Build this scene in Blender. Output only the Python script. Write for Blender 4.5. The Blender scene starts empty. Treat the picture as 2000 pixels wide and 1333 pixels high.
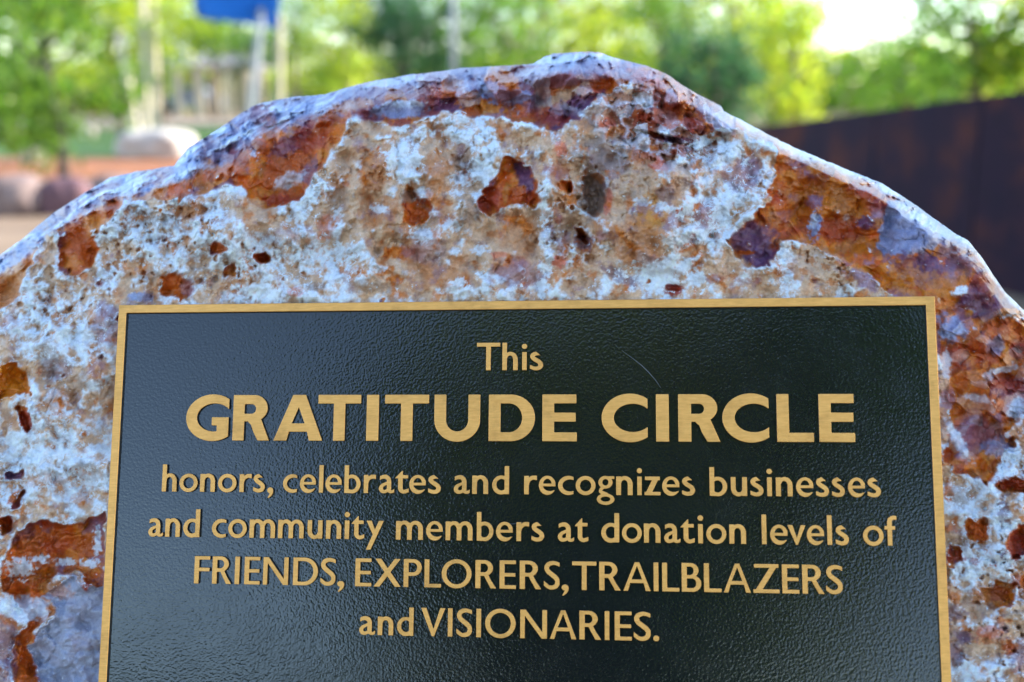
import bpy, bmesh, math, random
import numpy as np
from mathutils import Vector, Matrix

# ------------------------------------------------------------------ camera, sky, sun, exposure
sc = bpy.context.scene
COL = sc.collection
RAD = math.radians

F_PX = 2200.0                      # focal length in pixels of the 2000 px wide photograph
CAM_H = 1.15
PITCH = RAD(11.97)
cam_d = bpy.data.cameras.new('camera')
cam_d.sensor_width = 36.0
cam_d.lens = 36.0 * F_PX / 2000.0
cam_d.clip_start = 0.02
cam_d.clip_end = 3000
cam = bpy.data.objects.new('camera', cam_d)
COL.objects.link(cam)
cam.location = (0, 0, CAM_H)
cam.rotation_euler = (RAD(90) - PITCH, 0, 0)
sc.camera = cam
cam_d.dof.use_dof = True
cam_d.dof.focus_distance = 0.845
cam_d.dof.aperture_fstop = 3.5
cam_d.dof.aperture_blades = 0

SUN_AZ = RAD(78)                   # clockwise from +Y (to the right and behind the boulder)
SUN_EL = RAD(25)
world = bpy.data.worlds.new('World')
sc.world = world
world.use_nodes = True
wn = world.node_tree
wn.nodes.clear()
sky = wn.nodes.new('ShaderNodeTexSky')
sky.sky_type = 'NISHITA'
sky.sun_disc = False
sky.sun_elevation = SUN_EL
sky.sun_rotation = SUN_AZ
sky.altitude = 300
sky.dust_density = 0.5
sky.ozone_density = 1.2
bgn = wn.nodes.new('ShaderNodeBackground')
bgn.inputs['Strength'].default_value = 0.15
wo = wn.nodes.new('ShaderNodeOutputWorld')
wn.links.new(sky.outputs[0], bgn.inputs[0])
wn.links.new(bgn.outputs[0], wo.inputs[0])

sun_d = bpy.data.lights.new('sun', 'SUN')
sun_d.energy = 3.4
sun_d.angle = RAD(0.5)
sun_d.color = (1.0, 0.93, 0.80)
sun = bpy.data.objects.new('sun', sun_d)
COL.objects.link(sun)
sd = Vector((math.sin(SUN_AZ) * math.cos(SUN_EL), math.cos(SUN_AZ) * math.cos(SUN_EL), math.sin(SUN_EL)))
sun.rotation_euler = (-sd).to_track_quat('-Z', 'Y').to_euler()
sun.location = sd * 40

sc.view_settings.view_transform = 'Standard'
sc.view_settings.look = 'None'
sc.view_settings.gamma = 1.0
sc.view_settings.use_curve_mapping = False
sc.view_settings.exposure = 2.15
sc.render.engine = 'CYCLES'
sc.cycles.use_denoising = True
sc.cycles.max_bounces = 8
sc.cycles.transparent_max_bounces = 8
sc.cycles.caustics_reflective = False
sc.cycles.caustics_refractive = False

# ------------------------------------------------------------------ helpers
def link(o, parent=None):
    COL.objects.link(o)
    if parent is not None:
        o.parent = parent
    return o

def tag(o, label=None, cat=None, group=None, kind=None):
    if label: o['label'] = label
    if cat: o['category'] = cat
    if group: o['group'] = group
    if kind: o['kind'] = kind
    return o

def empty(name, loc=(0, 0, 0), rz=0.0, parent=None):
    o = bpy.data.objects.new(name, None)
    o.empty_display_size = 0.1
    o.location = loc
    o.rotation_euler = (0, 0, rz)
    return link(o, parent)

def mesh_obj(name, verts, faces, mat, parent=None, smooth=False):
    me = bpy.data.meshes.new(name)
    me.from_pydata([tuple(v) for v in verts], [], [tuple(f) for f in faces])
    me.update()
    if smooth:
        me.polygons.foreach_set('use_smooth', [True] * len(me.polygons))
    o = bpy.data.objects.new(name, me)
    if mat: me.materials.append(mat)
    return link(o, parent)

def bm_obj(name, bm, mat, parent=None, smooth=False):
    me = bpy.data.meshes.new(name)
    bm.normal_update()
    bm.to_mesh(me); bm.free()
    if smooth:
        me.polygons.foreach_set('use_smooth', [True] * len(me.polygons))
    if mat: me.materials.append(mat)
    o = bpy.data.objects.new(name, me)
    return link(o, parent)

def bm_box(bm, c, s, rot=None, bevel=0.0):
    r = bmesh.ops.create_cube(bm, size=1.0)
    vs = r['verts']
    m = Matrix.Translation(c) @ (rot.to_4x4() if rot else Matrix()) @ Matrix.Diagonal((s[0], s[1], s[2], 1))
    bmesh.ops.transform(bm, matrix=m, verts=vs)
    if bevel > 0:
        es = list({e for v in vs for e in v.link_edges})
        bmesh.ops.bevel(bm, geom=es, offset=bevel, segments=2, affect='EDGES')

def bm_tube(bm, pts, radii, n=8, cap=True):
    rings = []
    pts = [Vector(p) for p in pts]
    for i, p in enumerate(pts):
        d = (pts[min(i + 1, len(pts) - 1)] - pts[max(i - 1, 0)]).normalized()
        a = Vector((0, 0, 1)) if abs(d.z) < 0.9 else Vector((1, 0, 0))
        u = d.cross(a).normalized(); v = d.cross(u)
        rings.append([bm.verts.new(p + (u * math.cos(2 * math.pi * k / n) + v * math.sin(2 * math.pi * k / n)) * radii[i]) for k in range(n)])
    for a, b in zip(rings[:-1], rings[1:]):
        for k in range(n):
            bm.faces.new((a[k], a[(k + 1) % n], b[(k + 1) % n], b[k]))
    if cap:
        bm.faces.new(rings[0][::-1]); bm.faces.new(rings[-1])

def hash2(ix, iy, seed):
    h = (ix.astype(np.int64) * 374761393 + iy.astype(np.int64) * 668265263 + seed * 974711) & 0xFFFFFFFF
    h = ((h ^ (h >> 13)) * 1274126177) & 0xFFFFFFFF
    h = ((h ^ (h >> 16)) * 2246822519) & 0xFFFFFFFF
    h = h ^ (h >> 15)
    return h.astype(np.float64) / 4294967295.0

def vnoise(x, y, seed=0):
    """smooth noise, range -1..1"""
    xf = np.floor(x); yf = np.floor(y)
    fx = x - xf; fy = y - yf
    ix = xf.astype(np.int64); iy = yf.astype(np.int64)
    def g(dx, dy):
        a = hash2(ix + dx, iy + dy, seed) * (2 * np.pi)
        return np.cos(a) * (fx - dx) + np.sin(a) * (fy - dy)
    u = fx * fx * fx * (fx * (fx * 6 - 15) + 10); v = fy * fy * fy * (fy * (fy * 6 - 15) + 10)
    n0 = g(0, 0) * (1 - u) + g(1, 0) * u
    n1 = g(0, 1) * (1 - u) + g(1, 1) * u
    return (n0 * (1 - v) + n1 * v) * 1.45

def fbm(x, y, scale, oct=4, seed=0, gain=0.5):
    """scale: size of the largest cell in the units of x"""
    s = np.zeros_like(x); a = 1.0; tot = 0.0; f = 1.0 / scale
    for o in range(oct):
        s += a * vnoise(x * f + 17.3 * o, y * f - 9.1 * o, seed + 31 * o)
        tot += a; a *= gain; f *= 2.03
    return s / tot

def sstep(a, b, x):
    t = np.clip((x - a) / (b - a), 0, 1)
    return t * t * (3 - 2 * t)

# ------------------------------------------------------------------ geometry of the view
CF = np.array([0, math.cos(PITCH), -math.sin(PITCH)])
CD = np.array([0, -math.sin(PITCH), -math.cos(PITCH)])
CR = np.array([1.0, 0, 0])
CAM = np.array([0, 0, CAM_H])

def ray(px, py):
    px = np.asarray(px, float); py = np.asarray(py, float)
    a = (px - 1000.0) / F_PX; b = (py - 666.5) / F_PX
    return CR * a[..., None] + CD * b[..., None] + CF

def at(px, py, y):
    """world point on the sight line at world depth y"""
    d = ray(px, py)
    return Vector(CAM + d * (y / d[1]))

# plane of the plaque (fitted to its edges and lines of lettering)
def rotm(rx, ry, rz):
    cx, sx, cy, sy, cz, sz = math.cos(rx), math.sin(rx), math.cos(ry), math.sin(ry), math.cos(rz), math.sin(rz)
    return np.array([[cz, -sz, 0], [sz, cz, 0], [0, 0, 1]]) @ np.array([[1, 0, 0], [0, cx, -sx], [0, sx, cx]]) @ np.array([[cy, 0, sy], [0, 1, 0], [-sy, 0, cy]])
RM = rotm(RAD(-7.70), RAD(6.21), RAD(0.44))
CV2W = np.stack([CR, CD, CF], axis=1)
PU = CV2W @ RM[:, 0]; PV = -(CV2W @ RM[:, 1]); PN = -(CV2W @ RM[:, 2])     # right, up, out of the plaque
def plane_uv1(px, py):
    d = ray(px, py)
    k = -(d @ PN)
    return np.stack([d @ PU / k, d @ PV / k], axis=-1)
_a, _b = plane_uv1(232, 596), plane_uv1(1826, 579)
PD = 0.61 / (_b[0] - _a[0])                     # plaque 0.61 m wide
FOOT = CAM - PN * PD                            # foot of the perpendicular = origin of the plaque frame
def uv(px, py):
    return plane_uv1(px, py) * PD
def unproject(px, py, w):
    """world points on sight lines at offset w in front of the plaque plane"""
    d = ray(px, py)
    k = -(d @ PN)
    t = (PD - w) / k
    return CAM + d * t[..., None]
PM = Matrix(((PU[0], PV[0], PN[0], FOOT[0]), (PU[1], PV[1], PN[1], FOOT[1]), (PU[2], PV[2], PN[2], FOOT[2]), (0, 0, 0, 1)))

# ------------------------------------------------------------------ node material helpers
def new_mat(name):
    m = bpy.data.materials.new(name)
    m.use_nodes = True
    nt = m.node_tree
    b = nt.nodes['Principled BSDF']
    return m, nt, b

def N(nt, typ, **kw):
    n = nt.nodes.new(typ)
    for k, v in kw.items():
        if k.startswith('i_'):
            n.inputs[k[2:].replace('_', ' ')].default_value = v
        else:
            setattr(n, k, v)
    return n

def noise_node(nt, scale, detail=4, rough=0.55, coord='Object', vec=None):
    n = N(nt, 'ShaderNodeTexNoise')
    n.inputs['Scale'].default_value = scale
    n.inputs['Detail'].default_value = detail
    n.inputs['Roughness'].default_value = rough
    if vec is None:
        tc = N(nt, 'ShaderNodeTexCoord')
        vec = tc.outputs[coord]
    nt.links.new(vec, n.inputs['Vector'])
    return n

def ramp(nt, fac, stops):
    r = N(nt, 'ShaderNodeValToRGB')
    el = r.color_ramp.elements
    while len(el) < len(stops): el.new(0.5)
    for e, (p, c) in zip(el, stops):
        e.position = p; e.color = (*c, 1) if len(c) == 3 else c
    nt.links.new(fac, r.inputs[0])
    return r

def simple_mat(name, c1, c2, scale=6.0, rough=0.8, bump=0.0, metallic=0.0, coord='Object', detail=5, bdist=0.02):
    m, nt, b = new_mat(name)
    n = noise_node(nt, scale, detail, coord=coord)
    r = ramp(nt, n.outputs['Fac'], [(0.3, c1), (0.7, c2)])
    nt.links.new(r.outputs[0], b.inputs['Base Color'])
    b.inputs['Roughness'].default_value = rough
    b.inputs['Metallic'].default_value = metallic
    if bump:
        bp = N(nt, 'ShaderNodeBump'); bp.inputs['Strength'].default_value = bump
        bp.inputs['Distance'].default_value = bdist
        nt.links.new(n.outputs['Fac'], bp.inputs['Height'])
        nt.links.new(bp.outputs[0], b.inputs['Normal'])
    return m

def leaf_mat(name, c1, c2, trans):
    m, nt, b = new_mat(name)
    geo = N(nt, 'ShaderNodeNewGeometry')
    r = ramp(nt, geo.outputs['Random Per Island'], [(0.0, c1), (1.0, c2)])
    nt.links.new(r.outputs[0], b.inputs['Base Color'])
    b.inputs['Roughness'].default_value = 0.5
    t = N(nt, 'ShaderNodeBsdfTranslucent')
    r2 = ramp(nt, geo.outputs['Random Per Island'], [(0.0, trans[0]), (1.0, trans[1])])
    nt.links.new(r2.outputs[0], t.inputs['Color'])
    mx = N(nt, 'ShaderNodeMixShader'); mx.inputs[0].default_value = 0.6
    nt.links.new(b.outputs[0], mx.inputs[1]); nt.links.new(t.outputs[0], mx.inputs[2])
    nt.links.new(mx.outputs[0], nt.nodes['Material Output'].inputs['Surface'])
    return m

# ------------------------------------------------------------------ the ground
def ground_z(x, y):
    """gently rising terrain"""
    x = np.asarray(x, float); y = np.asarray(y, float)
    z = 0.45 * sstep(18, 45, y) + 0.35 * sstep(45, 110, y)
    z = z + 0.03 * fbm(x, y, 9.0, 3, 5) * sstep(4, 12, np.hypot(x, y))
    return z

def sheet(name, xs, ys, zf, mat):
    X, Y = np.meshgrid(xs, ys)
    Z = zf(X, Y)
    v = np.stack([X, Y, Z], -1).reshape(-1, 3)
    nx, ny = len(xs), len(ys)
    f = [(j * nx + i, j * nx + i + 1, (j + 1) * nx + i + 1, (j + 1) * nx + i) for j in range(ny - 1) for i in range(nx - 1)]
    return mesh_obj(name, v, f, mat, smooth=True)

def strip(name, curve_near, curve_far, off, mat, n=24):
    """sheet lying on the terrain between two lists of (x,y)"""
    vs = []; fs = []
    m = 6
    k = len(curve_near)
    a = np.array(curve_near, float); b = np.array(curve_far, float)
    t = np.linspace(0, k - 1, n)
    ca = np.stack([np.interp(t, range(k), a[:, 0]), np.interp(t, range(k), a[:, 1])], -1)
    cb = np.stack([np.interp(t, range(k), b[:, 0]), np.interp(t, range(k), b[:, 1])], -1)
    for j in range(m + 1):
        p = ca + (cb - ca) * j / m
        z = ground_z(p[:, 0], p[:, 1]) + off
        vs += [(p[i, 0], p[i, 1], z[i]) for i in range(n)]
    for j in range(m):
        for i in range(n - 1):
            fs.append((j * n + i, j * n + i + 1, (j + 1) * n + i + 1, (j + 1) * n + i))
    return mesh_obj(name, vs, fs, mat, smooth=True)

m_ground = simple_mat('soil', (0.17, 0.105, 0.06), (0.27, 0.18, 0.11), 1.5, 0.95, 0.5, coord='Object')
gx = np.concatenate([-np.geomspace(1500, 12, 22), np.linspace(-10, 10, 41), np.geomspace(12, 1500, 22)])
gy = np.concatenate([-np.geomspace(1500, 12, 22), np.linspace(-10, 60, 120), np.geomspace(62, 2500, 22)])
tag(sheet('ground', gx, gy, ground_z, m_ground), kind='structure')

def G(px, py):
    """ground point below a picture position (on the flat/rising terrain)"""
    d = ray(px, py)
    t = CAM_H / max(-d[2], 1e-4)
    for _ in range(60):
        p = CAM + d * t
        h = p[2] - float(ground_z(p[0], p[1]))
        t += h / max(-d[2], 0.02) * 0.5
        t = min(t, 400)
    p = CAM + d * t
    return (p[0], p[1])

m_orange = simple_mat('orange_soil', (0.16, 0.055, 0.022), (0.40, 0.14, 0.05), 2.5, 0.95, 0.4)
m_lawn = simple_mat('lawn_green', (0.03, 0.085, 0.010), (0.075, 0.16, 0.018), 3.0, 0.9, 0.6)
m_path = simple_mat('path_concrete', (0.28, 0.21, 0.165), (0.36, 0.28, 0.22), 2.0, 0.85, 0.1)
def gl(pts): return [G(*p) for p in pts]
tag(strip('soil_bed', gl([(-300, 352), (0, 350), (340, 352), (700, 350)]), gl([(-300, 308), (0, 310), (340, 306), (700, 300)]), 0.006, m_orange), kind='structure')
tag(strip('lawn', gl([(-300, 306), (0, 308), (340, 304), (700, 298)]), gl([(-300, 262), (0, 258), (340, 250), (700, 246)]), 0.012, m_lawn), kind='structure')
tag(strip('path', gl([(-300, 256), (0, 253), (340, 247), (700, 243)]), gl([(-300, 240), (0, 238), (340, 234), (700, 232)]), 0.02, m_path), kind='structure')

# ------------------------------------------------------------------ weathering steel wall on the right
m_steel, nt, b = new_mat('weathering_steel')
n1_ = noise_node(nt, 1.6, 6, .65); n2_ = noise_node(nt, 14, 5, .7)
r1 = ramp(nt, n1_.outputs['Fac'], [(.30, (0.006, 0.002, 0.014)), (.52, (0.016, 0.004, 0.014)), (.70, (0.080, 0.018, 0.010))])
r2 = ramp(nt, n2_.outputs['Fac'], [(.3, (.75, .75, .75)), (.7, (1.2, 1.2, 1.2))])
mm = N(nt, 'ShaderNodeMix', data_type='RGBA', blend_type='MULTIPLY'); mm.inputs[0].default_value = 1
nt.links.new(r1.outputs[0], mm.inputs[6]); nt.links.new(r2.outputs[0], mm.inputs[7]); nt.links.new(mm.outputs[2], b.inputs['Base Color'])
b.inputs['Roughness'].default_value = .8; b.inputs['Specular IOR Level'].default_value = .25

def steel_wall(name, plan, tops, label, thick=0.06, seg=6):
    """plan: ground points of the panel joints, tops: heights there; each panel is a plate of its own"""
    root = empty(name, (plan[0][0], plan[0][1], 0))
    tag(root, label, 'wall')
    o = Vector((plan[0][0], plan[0][1], 0))
    for k in range(len(plan) - 1):
        a_ = Vector((*plan[k], 0)); b_ = Vector((*plan[k + 1], 0))
        d = (b_ - a_); L = d.length; d.normalize()
        a2 = a_ + d * 0.006; b2 = b_ - d * 0.006
        nrm = Vector((-d.y, d.x, 0)) * thick / 2
        bm = bmesh.new()
        cols_ = []
        for i in range(seg + 1):
            t = i / seg
            p = a2.lerp(b2, t); h = tops[k] * (1 - t) + tops[k + 1] * t
            cols_.append([bm.verts.new(q_) for q_ in (p + nrm + Vector((0, 0, -.1)) - o, p - nrm + Vector((0, 0, -.1)) - o, p - nrm + Vector((0, 0, h)) - o, p + nrm + Vector((0, 0, h)) - o)])
        for c0, c1 in zip(cols_[:-1], cols_[1:]):
            for e in range(4):
                bm.faces.new((c0[e], c0[(e + 1) % 4], c1[(e + 1) % 4], c1[e]))
        bm.faces.new(cols_[0]); bm.faces.new(cols_[-1][::-1])
        bmesh.ops.recalc_face_normals(bm, faces=bm.faces)
        bm_obj('panel', bm, m_steel, root)
    return root

pl_px = [(2420, 690, 118), (2180, 622, 150), (1897, 552, 189), (1700, 500, 217), (1560, 462, 237), (1440, 432, 252)]
plan = []; tops = []
for (x_, yb_, yt_) in pl_px:
    g_ = G(x_, yb_); plan.append(g_); tops.append(at(x_, yt_, g_[1]).z)
steel_wall('steel_wall', plan, tops, 'long dark rusty steel wall rising to the right behind the boulder')

# ------------------------------------------------------------------ trees
m_bark = simple_mat('bark', (0.10, 0.075, 0.055), (0.22, 0.17, 0.13), 9, .9, .6)
m_bark_dark = simple_mat('dark_bark', (0.025, 0.02, 0.02), (0.055, 0.045, 0.04), 9, .9, .6)
m_bark2 = simple_mat('pale_bark', (0.32, 0.25, 0.18), (0.46, 0.38, 0.28), 7, .9, .5)
m_leaf_y = leaf_mat('yellow_green_leaf', (0.10, 0.13, 0.015), (0.17, 0.19, 0.02), ((0.34, 0.56, 0.03), (0.72, 0.76, 0.05)))
m_leaf_m = leaf_mat('green_leaf', (0.05, 0.10, 0.015), (0.09, 0.14, 0.02), ((0.08, 0.24, 0.02), (0.24, 0.44, 0.03)))
m_leaf_d = leaf_mat('blue_green_leaf', (0.03, 0.075, 0.03), (0.05, 0.10, 0.035), ((0.03, 0.12, 0.05), (0.08, 0.22, 0.08)))

def crown_mesh(seed, n_clump, per, leaf, flat=0.8, mat=None, hollow=0.35):
    rng = np.random.default_rng(seed)
    d = rng.normal(size=(n_clump, 3)); d /= np.linalg.norm(d, axis=1)[:, None]
    r = hollow + (1 - hollow) * rng.random(n_clump) ** 0.6
    c = d * r[:, None] * np.array([1, 1, flat]) * (0.75 + 0.3 * rng.random((n_clump, 1)))
    sig = 0.10 + 0.10 * rng.random(n_clump)
    ci = np.repeat(np.arange(n_clump), per)
    p = c[ci] + rng.normal(size=(len(ci), 3)) * sig[ci][:, None] * np.array([1, 1, .8])
    n = len(p)
    a_ = rng.normal(size=(n, 3)); a_ /= np.linalg.norm(a_, axis=1)[:, None]
    t = rng.normal(size=(n, 3)); b_ = np.cross(a_, t); b_ /= np.linalg.norm(b_, axis=1)[:, None]
    L = leaf * (0.6 + 0.8 * rng.random((n, 1)))
    W = L * 0.42
    q0 = p - a_ * L / 2; q2 = p + a_ * L / 2; q1 = p + b_ * W; q3 = p - b_ * W
    V = np.stack([q0, q1, q2, q3], 1).reshape(-1, 3)
    me_ = bpy.data.meshes.new('crown')
    me_.vertices.add(n * 4); me_.vertices.foreach_set('co', V.astype(np.float32).ravel())
    me_.loops.add(n * 4); me_.loops.foreach_set('vertex_index', np.arange(n * 4, dtype=np.int32))
    me_.polygons.add(n); me_.polygons.foreach_set('loop_start', np.arange(0, n * 4, 4, dtype=np.int32))
    me_.update(calc_edges=True)
    if mat: me_.materials.append(mat)
    return me_

CROWNS = {}
for key, mt in (('y', m_leaf_y), ('m', m_leaf_m), ('d', m_leaf_d)):
    CROWNS[key] = [crown_mesh(10 + k + ord(key), 54, 44, 0.080, .85, mt) for k in range(2)]
CROWNS['sparse'] = [crown_mesh(77, 44, 60, 0.075, 1.0, m_leaf_m, .2)]
CROWNS['airy'] = [crown_mesh(57, 46, 52, 0.066, .9, m_leaf_m, .2)]
CROWNS['airyy'] = [crown_mesh(58, 46, 52, 0.066, .9, m_leaf_y, .2)]
CROWNS['teal'] = [crown_mesh(59, 56, 70, 0.075, .9, m_leaf_d, .2)]
CROWNS['dense'] = [crown_mesh(91, 70, 130, 0.10, .9, m_leaf_m, .15)]
CROWNS['densey'] = [crown_mesh(95, 70, 130, 0.10, .9, m_leaf_y, .15)]
CROWNS['densed'] = [crown_mesh(93, 70, 130, 0.10, .9, m_leaf_d, .15)]

def trunk_mesh(rng, h, r, lean, crown_z, crown_r, mat):
    bm = bmesh.new()
    pts = []; rad = []
    for k in range(6):
        t = k / 5
        pts.append((lean[0] * t * t * h + .04 * rng.uniform(-1, 1) * t, lean[1] * t * t * h + .04 * rng.uniform(-1, 1) * t, -0.15 + (crown_z + .2 * crown_r + .15) * t)); rad.append(r * (1.25 if k == 0 else 1 - .55 * t))
    bm_tube(bm, pts, rad, 9)
    for k in range(5):
        t0 = rng.uniform(.45, .95)
        i = min(int(t0 * 5), 4)
        p0 = Vector(pts[i]).lerp(Vector(pts[i + 1]), t0 * 5 - i)
        an = rng.uniform(0, 6.28)
        e = p0 + Vector((math.cos(an) * crown_r * .7, math.sin(an) * crown_r * .7, crown_r * rng.uniform(.3, .8)))
        mid = p0.lerp(e, .5) + Vector((0, 0, -.08 * crown_r))
        bm_tube(bm, [p0, mid, e], [r * .42, r * .28, r * .08], 6)
    return bm_obj('trunk', bm, mat, smooth=True)

def tree(name, x, y, h, cr, kind, label, trunk_r=.09, lean=(0, 0), group=None, bark=None, squash=1.0, cz=None, seed=0, cx=0.0):
    rng = random.Random(seed * 7 + 3)
    z0 = float(ground_z(x, y))
    root = empty(name, (x, y, z0))
    tag(root, label, 'tree', group)
    ch = cr * squash                                  # crown half height
    cz = cz if cz is not None else h - ch
    t_ = trunk_mesh(rng, h, trunk_r, lean, cz, cr, bark or m_bark); t_.parent = root
    me_ = CROWNS[kind][seed % len(CROWNS[kind])]
    c = bpy.data.objects.new('crown', me_)
    c.location = (lean[0] * h + cx, lean[1] * h, cz)
    c.scale = (cr, cr, ch)
    c.rotation_euler = (0, 0, rng.uniform(0, 6.28))
    link(c, root)
    return root

ORD = ['first', 'second', 'third', 'fourth', 'fifth', 'sixth', 'seventh', 'eighth', 'ninth', 'tenth', 'eleventh', 'twelfth', 'thirteenth', 'fourteenth', 'fifteenth', 'sixteenth', 'seventeenth', 'eighteenth', 'nineteenth', 'twentieth']
def tpx(px, y): return at(px, 200, y).x
def tree_px(name, y, cpx, cpy, rx, ry, kind, label, trunk_px=None, trunk_r=.1, seed=0, bark=None, group=None):
    """a tree at depth y whose crown is centred on a sight line and has the given angular size"""
    rx *= 1.3; ry *= 1.3
    k = y / F_PX
    c = at(cpx, cpy, y)
    tx = at(cpx if trunk_px is None else trunk_px, 300, y).x
    z0 = float(ground_z(tx, y))
    cz = max(c.z - z0, .4)
    h = cz + ry * k
    return tree(name, tx, y, h, rx * k, kind, label, trunk_r, lean=((c.x - tx) / h, 0), group=group, bark=bark, squash=ry / rx, cz=cz, seed=seed)
yA = G(120, 347)[1]
tree_px('young_tree', yA, 85, 110, 125, 175, 'sparse', 'slender young tree with thin dark trunk in the orange soil', 122, .08, 1, m_bark_dark)
tree_px('tree', 20, -40, 110, 120, 170, 'm', 'leafy green tree cut by the left edge behind the young tree', None, .07, 2)
tree_px('shrub', 21, 40, 245, 95, 50, 'm', 'low dark green shrub at the far left under the young tree', None, .03, 14)
tree_px('tree', 33, 215, 52, 160, 80, 'y', 'yellow-green canopy over the pale poles on the left', 240, .10, 3)
tree_px('tree', 40, 345, 40, 130, 70, 'm', 'green canopy above the teal bin and the pale posts', 320, .10, 4)
tree_px('tree', 47, 500, 96, 75, 36, 'd', 'grey-green canopy beside the pavilion roof under the blue sail', 520, .09, 15)
tree_px('tree', 34, 668, 62, 72, 120, 'y', 'bright yellow-green tree right of the blue shade sail', 690, .10, 5, m_bark2)
tree_px('tree', 28, 785, 70, 90, 95, 'teal', 'dark green tree left of the grey pole', None, .12, 6)
tree_px('tree', 29, 960, 50, 120, 105, 'airy', 'airy green tree with pale trunk directly behind the boulder top', 1040, .13, 7, m_bark2)
tree_px('tree', 31, 1150, 45, 120, 110, 'airyy', 'light green tree right of the boulder top with sky showing through', None, .12, 8)
tree_px('tree', 27, 1290, 60, 95, 110, 'airy', 'thin green tree between the light green and the dark blue-green tree', None, .11, 16)
tree_px('tree', 19, 1395, 165, 95, 105, 'teal', 'dark blue-green tree behind the right slope of the boulder', None, .10, 9)
tree_px('tree', 25, 1440, 30, 80, 90, 'airyy', 'sparse yellow treetop above the dark blue-green tree', None, .10, 17)
tree_px('tree', 23, 1550, 110, 72, 150, 'y', 'yellow-lit tree left of the bright sky gap', None, .10, 10)
tree_px('bush', 27, 1655, 170, 95, 62, 'm', 'low green bush under the bright sky gap', None, .07, 11)
tree_px('tree', 22, 1765, 140, 85, 80, 'm', 'hazy green tree right of the bright sky gap', None, .10, 18)
tree_px('tree', 15, 1900, 85, 150, 125, 'm', 'broad green tree rising over the dark steel wall', None, .12, 12)
tree_px('tree', 14, 2080, 70, 130, 150, 'y', 'yellow-green tree at the right edge above the wall', None, .12, 13)
for k, (px_, y_, cy_, rx_, ry_, kd) in enumerate([(90, 36, 10, 110, 60, 'm'), (420, 50, 70, 90, 40, 'y'), (580, 44, 40, 70, 60, 'm'), (860, 40, 30, 110, 70, 'airy'), (1060, 42, 25, 110, 75, 'airy'), (1210, 38, 20, 100, 70, 'airyy'), (1340, 36, 30, 100, 80, 'airy'), (1500, 34, 40, 80, 90, 'm')]):
    tree_px('tree', y_, px_, cy_, rx_, ry_, kd, 'tall tree of the middle row reaching the top edge, %s from the left' % ORD[k], None, .12, 100 + k, group='middle row of trees')
# unseen trees added off the right edge to shade the boulder and the wall
for k, (x_, y_, h_, r_) in enumerate([(7.4, 2.3, 7.2, 2.3), (10.8, 3.6, 8.4, 2.6), (9.2, 6.0, 8.0, 2.4), (8.6, -.6, 7.6, 2.3)]):
    tree('sun_block_tree', x_, y_, h_, r_, 'densed', 'unseen dense tree added off the right edge to block the sun', .18, squash=1.15, seed=20 + k, group='unseen sun-blocking trees added at the right')
# far belt of trees
belt = [(-150, 62), (60, 70), (200, 66), (330, 72), (470, 74), (590, 64), (720, 58), (850, 62), (1000, 60), (1130, 66), (1230, 48), (1320, 52), (1400, 50), (1490, 60), (1830, 55), (1960, 46), (2120, 50)]
for k, (px_, y_) in enumerate(belt):
    tree_px('far_tree', y_, px_, 135 + (k * 37 % 5) * 8, 92, 55, 'ymydm'[k % 5], 'hazy tree in the sunlit far belt behind the park, %s from the left' % ORD[k], None, .14, 40 + k, group='far belt of trees')
for k, (px_, y_, w_) in enumerate([(40, 58, 2.4), (150, 60, 2.4), (250, 62, 2.6), (355, 70, 2.8), (470, 72, 2.8), (560, 74, 2.6), (670, 62, 2.4), (760, 46, 2.2), (900, 44, 2.2), (1010, 44, 2.0), (1120, 40, 2.0), (1250, 38, 2.0), (1370, 40, 2.0), (1500, 38, 1.9), (1610, 36, 1.8), (1720, 34, 1.7), (1830, 30, 1.5), (1950, 28, 1.4)]):
    tree('hedge_bush', tpx(px_, y_), y_, 3.4, w_, 'yymydy'[k % 6], 'sunlit round bush in the low far hedge, %s from the left' % ORD[k], .08, squash=.75, cz=1.5, seed=80 + k, group='bushes of the far hedge')

for k, (px_, y_) in enumerate([(-320, 55), (-560, 50), (-800, 52), (-1080, 46), (-1400, 42), (2330, 40), (2580, 44), (2850, 40), (3150, 38)]):
    tree_px('far_tree', y_, px_, 110 + (k * 37 % 5) * 9, 120, 85, 'mydym'[k % 5], 'far tree standing just outside the picture, continuing the belt', None, .14, 140 + k, group='far belt outside the picture')

# trees behind the viewer, mirrored in the enamel of the plaque
for k, (x_, y_, h_, r_, kd, sq_) in enumerate([(-3.9, -14, 9.6, 2.0, 'densey', 1.8), (-2.5, -13, 9.8, 2.2, 'densey', 1.8), (-1.15, -9.0, 5.0, 1.4, 'densed', 1.6), (-.9, -13, 9.8, 2.4, 'densey', 1.75), (1.7, -12, 9.6, 2.1, 'dense', 1.05), (-3.6, -17, 9.4, 2.8, 'densey', 1.5), (-11.5, -17, 3.6, 2.6, 'dense', .8), (-15, -17, 3.8, 2.8, 'dense', .8), (-8.0, -17, 3.6, 2.6, 'dense', .8), (-1.6, -16, 9.8, 2.8, 'densed', 1.5)]):  # near dark one stands in for the viewer; low ones added to block horizon
    tree('mirrored_tree', x_, y_, h_, r_, kd, 'tree behind the viewer, placed for its reflection in the plaque', .16, squash=sq_, seed=60 + k, group='trees mirrored in the plaque')

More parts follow.
